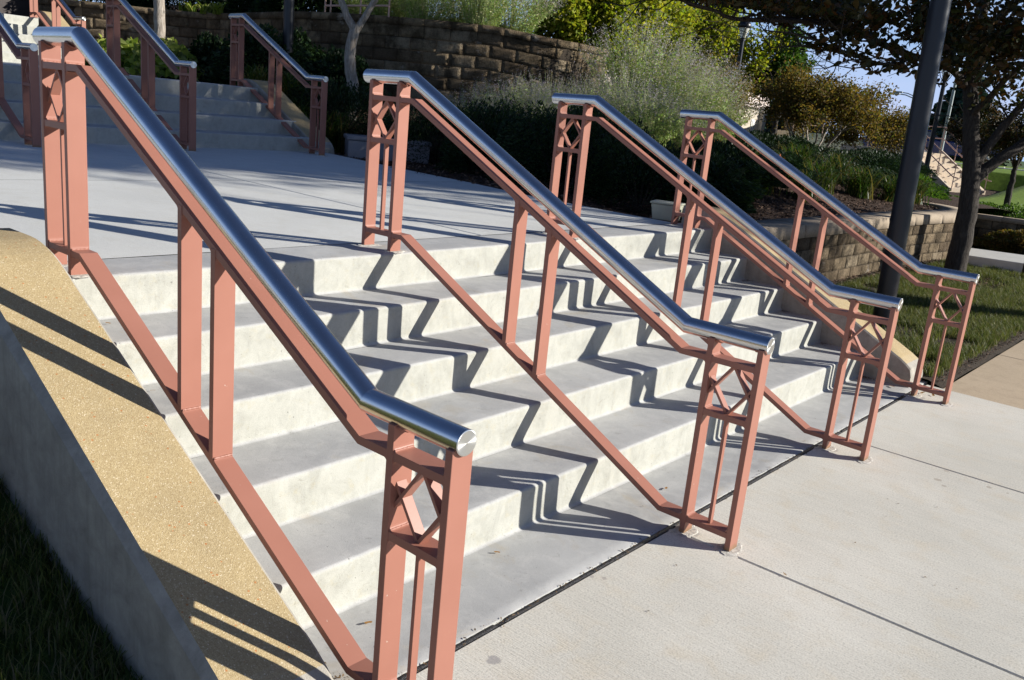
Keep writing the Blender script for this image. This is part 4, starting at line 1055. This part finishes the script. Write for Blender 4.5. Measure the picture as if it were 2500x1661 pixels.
for i, (x, y, rx, rz, lb) in enumerate(((-3.0, 16.4, 1.3, .42, 'dark low shrub under the wide russet tree'), (-4.9, 16.6, 1.3, .45, 'dark low shrub left of the russet stems'), (-3.4, 18.6, 1.5, .5, 'dark low shrub behind the leaning pole'), (-2.4, 14.9, 1.0, .35, 'dark low shrub behind the daylilies nearest the pole'), (-5.2, 14.3, 1.1, .45, 'dark low shrub beyond the rightmost sage'), (-5.5, 19.8, 1.6, .6, 'dark low shrub in front of the distant landing'), (-1.75, 7.9, .8, .62, 'dark low shrub just right of the small beige box'), (-2.15, 8.9, .8, .60, 'dark low shrub behind the top posts of the farthest railing'), (-2.5, 10.0, .9, .50, 'dark low shrub below the rightmost sage with the orange flowers'), (-2.7, 11.4, .9, .42, 'dark low shrub between the sage and the daylilies'))):
    shrub('low_shrub', (x, y, hbed(x, y)-.05), lb, 'shrub', DARKG, rx, rx*.9, rz, 9000, .07, 180+i, 'thin', 0, 'dark low shrubs under the russet trees')
# --- variegated low plants near the slim tree
hp = [(-11.9, 5.9, 1.72, 'yellow-green leafy plant left of the slim rough-barked tree'), (-12.5, 6.4, 1.72, 'yellow-green leafy plant furthest left below the sunlit blocks'), (-11.0, 6.3, 1.72, 'yellow-green leafy plant right of the slim rough-barked tree'), (-10.4, 6.0, 1.7, 'low yellow-green plant behind the middle upper railing')]
for i, (x, y, z, lb) in enumerate(hp):
    g = empty('hosta_plant', (x, y, z), 0, lb, 'plant', 'yellow-green leafy plants'); rn = np.random.default_rng(330+i)
    leaf_obj('leaves', shrub_points(420, rn, .62, .5, .52, .5, .3, i), .16, HOSTA, g, 'ovate', 340+i, .15)
g = empty('hosta_plant', (-14.9, 9.1, 3.02), 0, 'bright yellow-green trailing plant on the cap stones at the top left', 'plant'); V, F = blades(120, [(0, 0, 0), (.5, .0, 0), (-.5, .1, 0), (1.0, -.02, 0)], .25, .3, .05, np.random.default_rng(5), .5, 4); mesh_np('leaves', V, F, HOSTA, g)
# mixed bushes by the right low wall
for i, (x, y, z, rx, rz, m, lb) in enumerate(((.2, 17.0, .12, .75, .42, CREPE, 'russet-tipped bush in front of the low dark wall by the far walk'), (1.2, 17.3, .12, .6, .35, GREEN, 'green bush beside the russet-tipped one by the far walk'),
      (-2.3, 17.6, .75, 1.0, .55, GREEN, 'green ground-cover bush behind the curved wall end'), (-3.6, 19.5, .8, 1.2, .6, SAGE, 'greyish bush at the foot of the concrete lamp base'), (-.9, 20.5, .24, 1.1, .55, GREEN, 'green bush beyond the low dark wall beside the round-headed tree'), (.4, 21.5, .28, 1.2, .55, CREPE, 'russet bush beyond the low dark wall at the right edge'), (-2.6, 23.6, .28, 1.2, .42, GREEN, 'green bush at the foot of the distant steps'))):
    shrub('low_bush', (x, y, z-.05), lb, 'bush', m, rx, rx*.8, rz*.95, 7000, .05, 160+i, 'leaf', 0, 'low bushes beyond the lawn')


# ------------------------------------------------------------------ poles, lamps, boxes
def pole(name, x, y, z, h, r, label):
    g = empty(name, (x, y, z), 0, label, 'lamp post')
    MB().tube([(0, 0, -.2), (0, 0, h)], [r*1.02, r*.93], 28, True, True).build('shaft', POLE, g)
    mb = MB(); mb.tube([(0, 0, 0), (0, 0, .02), (0, 0, .05)], [r*1.5, r*1.45, r*1.05], 28); mb.build('base_collar', POLE, g)
    lantern(g, h); return g
def lantern(g, h, s=1.0):
    """acorn-like lantern: dark dome, curved arms, tapering glass"""
    N_ = 20
    def lathe(prof, m, nm, par):
        V = [(math.cos(2*math.pi*j/N_)*r_*s, math.sin(2*math.pi*j/N_)*r_*s, h+z_*s) for r_, z_ in prof for j in range(N_)]
        F = [(i*N_+j, i*N_+(j+1) % N_, (i+1)*N_+(j+1) % N_, (i+1)*N_+j) for i in range(len(prof)-1) for j in range(N_)]
        mb = MB(); mb.add(V, F, True); return mb.build(nm, m, par)
    ln = lathe([(.07, 0), (.09, .06), (.07, .10), (.09, .14)], POLE, 'lantern', g)
    lathe([(.09, .14), (.21, .52), (.205, .53)], GLASS, 'glass', ln)
    lathe([(.23, .50), (.26, .53), (.25, .62), (.19, .72), (.09, .78), (.02, .80), (.0, .84)], POLE, 'dome', ln)
    mb = MB()
    for k in range(4):
        a = 2*math.pi*(k+.5)/4; c_, s_ = math.cos(a), math.sin(a)
        mb.tube([(c_*.06*s, s_*.06*s, h), (c_*.17*s, s_*.17*s, h+.14*s), (c_*.25*s, s_*.25*s, h+.36*s), (c_*.25*s, s_*.25*s, h+.54*s)], .012*s, 6)
    mb.build('bracket', POLE, ln)
GL = NM('frosted_lamp_glass'); GL.set(Base_Color=(.75, .74, .66, 1), Roughness=.35, Transmission_Weight=.5, IOR=1.3); GLASS = GL.m
lp = pole('lamp_post', .985, 6.95, .03, 5.6, .088, 'thick dark lamp post leaning across the right of the photo, beside the low block wall')
lp.rotation_euler = (R(.8), R(-.95), 0)
pole('lamp_post', -8.86, 7.24, 1.35, 5.0, .082, 'slim dark lamp post rising behind the upper flight right railing')
g = empty('lamp_post', (-12.3, 29.1, 1.0), 0, 'small dark lamp post with glass lantern against the yellow-green trees', 'lamp post')
MB().tube([(0, 0, -.3), (0, 0, 3.9)], [.10, .075], 14).build('shaft', POLE, g); lantern(g, 3.85, .95)
g = empty('lamp_post', (-4.42, 26.42, .66), 0, 'thin dark lamp post on a round concrete pedestal, right of the leaning pole', 'lamp post')
MB().tube([(0, 0, .42), (0, 0, 3.1)], [.075, .055], 14).build('shaft', POLE, g); lantern(g, 3.0, .9)
MB().tube([(0, 0, .44), (0, 0, .52), (0, 0, .62)], [.13, .12, .08], 16).build('base_collar', POLE, g)
MB().tube([(0, 0, -.4), (0, 0, .43)], [.205, .20], 24).build('pedestal', BLOCKCAP, g, .01)
LGREY = m_simple('galvanised_pole', (.25, .28, .28), .5, .1, 4, .05, metal=.3)
for (x, y, z0, h, az, lb) in ((-19.6, 73.3, .8, 5.0, 200, 'distant street light with arm to the left, on the skyline left of the leaning pole'), (-16.4, 62.9, .8, 4.3, 200, 'nearer street light close to the left edge of the leaning pole'), (-8.5, 42.5, .8, 4.9, 20, 'tall thin pole between the concrete lamp and the big tree trunk')):
    g = empty('street_light', (x, y, z0), 0, lb, 'street light', 'distant street lights')
    MB().tube([(0, 0, 0), (0, 0, h)], [.09, .06], 8).build('mast', LGREY, g)
    c_, s_ = math.cos(R(az)), math.sin(R(az)); MB().tube([(0, 0, h-.1), (c_*.6, s_*.6, h+.1), (c_*1.3, s_*1.3, h+.16)], .04, 6).build('arm', LGREY, g)
    MB().box(c_*1.3-.35, c_*1.3+.35, s_*1.3-.12, s_*1.3+.12, h+.08, h+.2).build('lamp_head', LGREY, g, .03)
# grey utility box and small beige box
GBOX = m_simple('grey_plastic', (.20, .20, .22), .6, .12, 6, .1); BBOX = m_simple('beige_plastic', (.40, .40, .31), .55, .10, 8, .1)
d = Vector((.53, .94, 0)); ang = math.atan2(.86, .58)
g = empty('utility_box', (-5.62, 5.90, .90), ang, 'low grey utility box in the planting behind the second railing top', 'utility box')
MB().box(0, 1.06, .0, .52, -.02, .23).build('body', GBOX, g, .012)
MB().box(-.02, 1.08, -.02, .54, .233, .285).build('lid', GBOX, g, .012)
g = empty('utility_box', (-.62, 5.21, .895), math.atan2(.06, .2), 'small beige plastic box at the landing corner beside the third railing', 'utility box')
mb = MB()
mb.add([(0.02, 0.02, 0), (.23, .02, 0), (.23, .17, 0), (.02, .17, 0), (0, 0, .135), (.25, 0, .135), (.25, .19, .135), (0, .19, .135)], [(3, 2, 1, 0), (0, 1, 5, 4), (1, 2, 6, 5), (2, 3, 7, 6), (3, 0, 4, 7), (4, 5, 6, 7)])
mb.build('body', BBOX, g, .006)
MB().box(-.010, .26, -.010, .20, .138, .156).build('lid', BBOX, g, .006)

# pipe rail on top of the curving wall
PINKP = m_simple('pale_pink_paint', (.55, .36, .30), .45, .08, 6, .05)
g = empty('pipe_railing', (-10.45, 9.16, 3.05), 0, 'pale pink pipe rail on top of the curving wall, left of the young tree', 'railing')
MB().tube([(0, 0, .16), (1.75, -.02, .16)], .018, 8).build('rail', PINKP, g); MB().tube([(0, 0, .62), (1.75, -.02, .62)], .018, 8).build('rail', PINKP, g); 
for x in (.0, .16, 1.0, 1.75): MB().tube([(x, 0, -.02), (x, 0, .62)], .016, 8).build('post', PINKP, g)

# ------------------------------------------------------------------ far buildings and stairs
DECK = m_concrete('pale_pink_deck', (.60, .50, .46), (.68, .58, .53), (.50, .42, .38), grain=20); STAIN = m_concrete('stained_beige_wall', (.50, .43, .34), (.62, .55, .45), (.26, .22, .18), grain=12)
a = Vector((-24.45, 42.5, 0)); b = Vector((-25.2, 59.9, 0)); dd = (b-a).normalized(); nn = Vector((dd.y, -dd.x, 0))
g = empty('parking_deck', (b.x, b.y, .8), math.atan2(-dd.y, -dd.x), 'pale pink concrete parking deck with top rail seen between the russet trees', 'building')
# local x runs back along the front, y away from the viewer side
L_ = 26
s_ = -1
MB().box(0, L_, s_*12, 0, 2.66, 3.56).build('parapet', DECK, g, .02)
MB().box(.5, L_, s_*12, -.35*1, 0-.5, 2.655).build('wall', STAIN, g)
for k in range(6): MB().box(.25+k*4.6, .85+k*4.6, -.34, -.05, -.5, 2.655).build('column', DECK if k else STAIN, g, .02)
MB().tube([(0.1, -.1, 4.55), (L_, -.1, 4.55)], .03, 6).build('rail', PINKP, g); MB().tube([(0.1, -.1, 4.05), (L_, -.1, 4.05)], .025, 6).build('rail', PINKP, g)
for k in range(14): MB().tube([(.1+k*1.9, -.1, 3.5), (.1+k*1.9, -.1, 4.55)], .025, 6).build('post', PINKP, g)
WHITE = m_simple('white_sign', (.7, .7, .68), .5, .03, 4, 0); BLACKP = m_simple('black_marks', (.02, .02, .02), .5, .1, 4, 0)
sg_ = MB().box(1.55, 2.15, -.34, -.30, .75, 1.85).build('sign', WHITE, g)
MB().prism([(1.72, .95), (1.78, .95), (1.70, 1.65), (1.64, 1.65)], -.297, -.292).add([(2.0, -.295, 1.0), (2.06, -.295, 1.0), (1.98, -.295, 1.7), (1.92, -.295, 1.7)], [(0, 1, 2, 3)]).build('mark', BLACKP, sg_)
DKW = m_simple('dark_recess', (.05, .045, .04), .9, .2, 3, .1)
block_wall('distant stained block wall beside the end column of the parking deck', [(-24.2, 60.2), (-22.4, 57.6), (-20.6, 56.0)], .4, 3.1, .4, .9, .4, .2, 1, 1500)
g = empty('stair_tower', (-19.6, 54.6, .8), R(40), 'small beige stair landing with pink pipe rails behind the russet tree', 'stairs')
MB().box(-1.4, 3.5, 0, 3, -.5, 1.3).build('landing_slab', STAIN, g, .02)
for k in range(5): MB().box(3.5+k*.3, 3.8+k*.3, 0, 1.6, -.5, 1.1-k*.18).build('step', STAIN, g)
for z in (1.75, 2.2): MB().tube([(-1.4, 0, z), (3.5, 0, z), (5, 0, z-.9)], .035, 6).build('rail', PINKP, g)
for k in range(6): MB().tube([(-1.3+k*.95, 0, 1.2), (-1.3+k*.95, 0, 2.2)], .03, 6).build('post', PINKP, g)
# distant steps right of the leaning pole
BST = m_concrete('beige_far_steps', (.62, .50, .36), (.72, .60, .46), (.5, .4, .3), grain=15)
g = empty('staircase', (-4.75, 30.9, .45), R(-32), 'distant sunlit beige steps with pipe rails beyond the round-headed tree', 'stairs')
g.scale = (1, .58, 1)
for k in range(8): MB().box(-.28*(k+1), -.28*k if k else 0, 0, 2.2, -.5, .15*(k+1)).build('step', BST, g, .008)
MB().prism([(.05, 0), (.05, .12), (-2.3, 1.33), (-2.3, 0)], -.22, -.012).build('stringer', BST, g); MB().prism([(.05, 0), (.05, .12), (-2.3, 1.33), (-2.3, 0)], 2.212, 2.42).build('stringer', BST, g)
MB().box(-6, -2.31, -.2, 2.4, -.5, 1.2).build('landing_slab', BST, g)
for y in (-.11, 2.3):
    for dz in (.45, .85): MB().tube([(.25, y, dz+.02), (0, y, dz+.05), (-2.3, y, dz+1.28), (-4.5, y, dz+1.28)], .022, 6).build('rail', PINKP, g)
    for x in (.05, -.75, -1.55, -2.3, -3.4, -4.5): MB().tube([(x, y, max(.05, min(1.2, -x*.53))), (x, y, .85+max(.05, min(1.28, -x*.535+.05)))], .020, 6).build('post', PINKP, g)
tag(MB().box(-40, 20, 43.2, 44.6, .8, 1.29).build('far_pavement', GREYC), kind='structure')
tag(MB().box(-60, 60, 44.62, 56, .8, 1.24).build('road', ROAD), kind='structure')
# parked cars behind the distant steps
CB = m_simple('dark_blue_car_paint', (.012, .025, .12), .25, .1, 2, 0, spec=.6); CG = m_simple('car_glass', (.02, .025, .035), .08, .1, 2, 0, spec=.8); TY = m_simple('tyre_rubber', (.02, .02, .02), .8, .1, 9, .1); CH = m_simple('wheel_alloy', (.5, .5, .5), .3, .1, 3, 0, metal=.8); TAIL = m_simple('red_lens', (.35, .02, .02), .3, .1, 3, 0)
def car(x, y, z, rz, label):
    g = empty('parked_car', (x, y, z), rz, label, 'car', 'blue cars parked beyond the distant steps')
    prof = [(-2.2, .35), (-2.25, .7), (-2.1, .92), (-1.1, 1.0), (-.5, 1.42), (.9, 1.46), (1.6, 1.02), (2.15, .95), (2.25, .6), (2.2, .32)]
    MB().prism(prof[:4]+[(1.6, 1.02)]+prof[7:], -.88, .88).build('body', CB, g, .06, 3)
    MB().prism([(-1.05, 1.005), (-.48, 1.38), (.86, 1.42), (1.52, 1.025)], -.74, .74).build('window', CG, g, .03)
    MB().prism([(-.5, 1.385), (-.45, 1.44), (.85, 1.48), (.92, 1.425)], -.70, .70).build('roof', CB, g, .02)
    for sx in (-1.4, 1.4):
        for sy in (-.9, .9):
            w_ = MB().tube([(sx, sy-.1, .32), (sx, sy+.1, .32)], .32, 20).build('wheel', TY, g); MB().tube([(sx, sy-.105, .32), (sx, sy+.105, .32)], .19, 14).build('rim', CH, w_)
    for sy in (-.6, .6): MB().box(2.2, 2.27, sy-.18, sy+.18, .68, .82).build('headlight', WHITE, g); MB().box(-2.28, -2.2, sy-.18, sy+.18, .7, .84).build('tail_light', TAIL, g)
car(-11.4, 47.0, 1.24, R(25), 'dark blue parked car partly hidden behind the left side of the leaning pole')
car(-8.9, 46.6, 1.24, R(15), 'blue parked car behind the rails of the distant steps')

# ------------------------------------------------------------------ street tree out of frame whose crown shades the landing
tree('offscreen_tree', (7.3, 13.75, 0), 'street tree with a dense crown beyond the tan path, right of the lawn', 'tree', BARK_D, PEAR, 2.6, .11, (0, 0, 5.4), 2.15, 12, .095, 16000, 77, up=.3, squash=1.7)

tree('offscreen_tree', (10.9, 16.6, 0), 'tall unseen tree added to shade the upper flight, its high crown beyond the tan path', 'tree', BARK_D, PEAR, 7.4, .17, (0, 0, 10.2), 2.9, 14, .14, 17000, 78, up=.3, squash=.95)  # extra tree out of view, added so its crown darkens the upper flight
# ------------------------------------------------------------------ grass, mulch chips, litter
rn = np.random.default_rng(400)
def tufts(name, n, xr, yr, zf, h, m, seed, per=7, keep=None, w=.0045):
    rn = np.random.default_rng(seed); P = np.c_[rn.uniform(*xr, n), rn.uniform(*yr, n), np.zeros(n)]
    if keep is not None: P = P[[keep(a, b) for a, b, _ in P]]
    P[:, 2] = [zf(a, b) for a, b, _ in P]
    n = len(P); N_ = n*per; B = np.repeat(P, per, 0)+np.c_[rn.normal(size=(N_, 2))*.018, np.zeros(N_)]
    az = rn.uniform(0, 6.283, N_); hh = h*rn.uniform(.5, 1.25, N_); ln_ = hh*rn.uniform(.2, 1.0, N_)
    dx, dy = np.cos(az), np.sin(az); wx, wy = -dy*w/2, dx*w/2
    M_ = B+np.c_[dx*ln_*.35, dy*ln_*.35, hh*.6]; T_ = B+np.c_[dx*ln_, dy*ln_, hh]
    W_ = np.c_[wx, wy, wx*0]; V = np.stack([B-W_, B+W_, M_+W_*.8, M_-W_*.8, T_+W_*.15, T_-W_*.15], 1).reshape(-1, 3)
    i = np.arange(N_)*6; F = np.r_[np.c_[i, i+1, i+2, i+3], np.c_[i+3, i+2, i+4, i+5]]
    return tag(mesh_np(name, V, F, m), kind='stuff')
def lz(x, y): return .03+.05*ss(1.9, 0, x)
def lkeep(x, y):
    if x < -.05 and noise.noise(Vector((x*3, y*1.3, 0))) < .3: return False
    if (x-.985)**2+(y-6.95)**2 < .16 or (x-.47)**2+(y-11.45)**2 < .55: return rn.uniform() < .12
    if x > 1.86+.05*noise.noise(Vector((y*4, 0, 0))): return False
    return noise.noise(Vector((x*1.6, y*1.6, 7))) > -.42
tufts('grass', 17000, (WALLX+.05, 1.9), (5.6, 13.2), lz, .075, GBLADE, 401, 7, lkeep)
tufts('grass', 9000, (-.34, 1.9), (-3.6, -.46), lambda x, y: .25-.28*(x-.38)+(.55*ss(1.2, -.3, x)-.02)*ss(-1.3, -3.0, y), .07, GBLADE, 402, 7)
0 and tufts('grass', 9000, (-.6, 6), (18.2, 30), lambda x, y: .14+.65*ss(17.5, 30, y), .12, GBLADE, 403, 5, None, .012)
def chips(name, n, xr, yr, zf, size, m, seed, keep=None):
    rn = np.random.default_rng(seed); P = np.c_[rn.uniform(*xr, n), rn.uniform(*yr, n), np.zeros(n)]
    if keep is not None: P = P[[keep(a, b) for a, b, _ in P]]
    P[:, 2] = [zf(a, b) for a, b, _ in P]; P[:, 2] += rn.uniform(.002, .03, len(P)); n = len(P)
    a = rn.normal(size=(n, 3))*[1, 1, .35]; a /= np.linalg.norm(a, axis=1)[:, None]; b = np.cross(a, rn.normal(size=(n, 3))*[.4, .4, 1]); b /= np.linalg.norm(b, axis=1)[:, None]
    s = size*rn.uniform(.4, 1.5, n)[:, None]; V = np.stack([P-a*s, P+b*s*.35, P+a*s, P-b*s*.35], 1).reshape(-1, 3)
    return tag(mesh_np(name, V, np.arange(n*4).reshape(n, 4), m), kind='stuff')
CHIP = m_leaf('bark_chips', [(.055, .030, .018), (.09, .05, .03), (.035, .020, .014), (.14, .085, .055), (.20, .13, .09)], .0, .8)
chips('mulch_chips', 26000, (-6, WALLX-.36), (5.3, 16), hbed, .022, CHIP, 410)
chips('mulch_chips', 3500, (WALLX+.02, .1), (5.6, 13.2), lz, .02, CHIP, 411)
chips('mulch_chips', 2500, (1.80, 1.935), (5.55, 13.2), lambda x, y: .012, .010, CHIP, 412)
chips('mulch_chips', 2500, (-.1, 1.05), (10.85, 12.1), lz, .02, CHIP, 413, lambda x, y: (x-.47)**2+(y-11.45)**2 < .4)
CHIPL = m_leaf('fallen_leaf_browns', [(.16, .055, .018), (.24, .10, .03), (.30, .17, .06), (.10, .04, .02)], .25, .6)
def dry_leaf(x, y, z, s, rz, label, star=False):
    mb = MB(); n = 10 if star else 8; V = [(0, 0, .006)]
    for k in range(n):
        a = 2*math.pi*k/n; r_ = s*((1.0 if k % 2 == 0 else .42) if star else (.5+.5*abs(math.cos(a))*1.0))
        V.append((math.cos(a)*r_, math.sin(a)*r_*(1 if star else .55), .004+.25*s*abs(math.sin(a*2+1))))
    mb.add(V, [(0, 1+k, 1+(k+1) % n) for k in range(n)]); o = mb.build('fallen_leaf', CHIPL); o.location = (x, y, z+.002); o.rotation_euler = (.15, .1, rz)
    return tag(o, label, 'leaf', 'fallen leaves')
dry_leaf(.43, -.52, .27, .055, .6, 'brown star-shaped dead leaf stuck at the left edge against the cheek wall', True).rotation_euler = (1.1, .3, .4)
for (x, y, z, s, lb) in ((.092, .058, .72, .012, 'tiny red-brown leaf scrap on the second tread behind the nearest railing'), (.457, .052, .54, .012, 'tiny leaf scrap on the third tread behind the nearest railing'), (1.498, .928, 0, .014, 'small red-brown leaf on the lowest pad left of the sealed joint'), (1.544, .225, 0, .016, 'curled leaf scrap on the lowest pad beside the nearest railing foot'), (1.60, 2.05, 0.0, .018, 'small orange leaf on the pad behind the second railing'), (2.364, 1.705, 0, .014, 'rust-red leaf lodged in the sidewalk joint'), (1.90, 5.14, 0, .03, 'crumpled brown leaf at the foot of the farthest railing'), (1.97, 5.16, 0, .026, 'second crumpled leaf at the foot of the farthest railing'), (1.70, 5.1, 0, .03, 'dry leaf against the far cheek wall end')):
    dry_leaf(x, y, z, s, x*9, lb)

# dark entrance front at the top left corner, above the most distant steps
DKF = m_simple('dark_brown_panel', (.030, .020, .018), .45, .2, 3, .1)
g = empty('entrance_wall', (-17.95, 7.02, 2.50), 0, 'dark brown entrance front above the most distant steps in the top left corner', 'building')
MB().box(-.5, 0, -9, 0, -.4, 3.2).build('wall', DKF, g, .02)
for k in range(5): MB().box(.003, .06, -1.3-k*1.5, -1.22-k*1.5, -.1, 3.1).build('mullion', POLE, g)

DEB = m_leaf('dry_debris', [(.10, .06, .03), (.20, .13, .07), (.05, .035, .02), (.28, .20, .12)], .0, .9)
rn = np.random.default_rng(500); P = []
for k in range(6):                                   # debris caught in the corners by the cheek walls and along the joint
    xb = (4-k)*RUN if k < 5 else 4*RUN
    z_ = k*H if k < 5 else 0
    for (y0, sg) in ((YL, 1), (YR, -1)):
        n_ = 60; P.append(np.c_[xb+.02+np.abs(rn.normal(size=n_))*.05, y0+sg*(.01+np.abs(rn.normal(size=n_))*.05), np.full(n_, z_+.003)])
P.append(np.c_[XJ+rn.normal(size=420)*.012, rn.uniform(-1, 5.2, 420), np.full(420, .003)])
P.append(np.c_[XJ-.02-np.abs(rn.normal(size=260))*.18, YL-.02+np.abs(rn.normal(size=260))*.10, np.full(260, .003)])
P.append(np.c_[rn.uniform(-.3, 6, 160), rn.uniform(-1, 5.3, 160), np.zeros(160)]); P[-1][:, 2] = np.where(P[-1][:, 0] > 4*RUN+.03, .003, -9)
P = np.concatenate(P); P = P[P[:, 2] > -1]; n = len(P)
a = rn.normal(size=(n, 3))*[1, 1, .15]; a /= np.linalg.norm(a, axis=1)[:, None]; b = np.cross(a, [0, 0, 1.0]); s = .0042*rn.uniform(.4, 2.2, n)[:, None]
V = np.stack([P-a*s, P+b*s*.45+[0, 0, .001], P+a*s, P-b*s*.45+[0, 0, .001]], 1).reshape(-1, 3)
tag(mesh_np('dry_debris', V, np.arange(n*4).reshape(n, 4), DEB), kind='stuff')
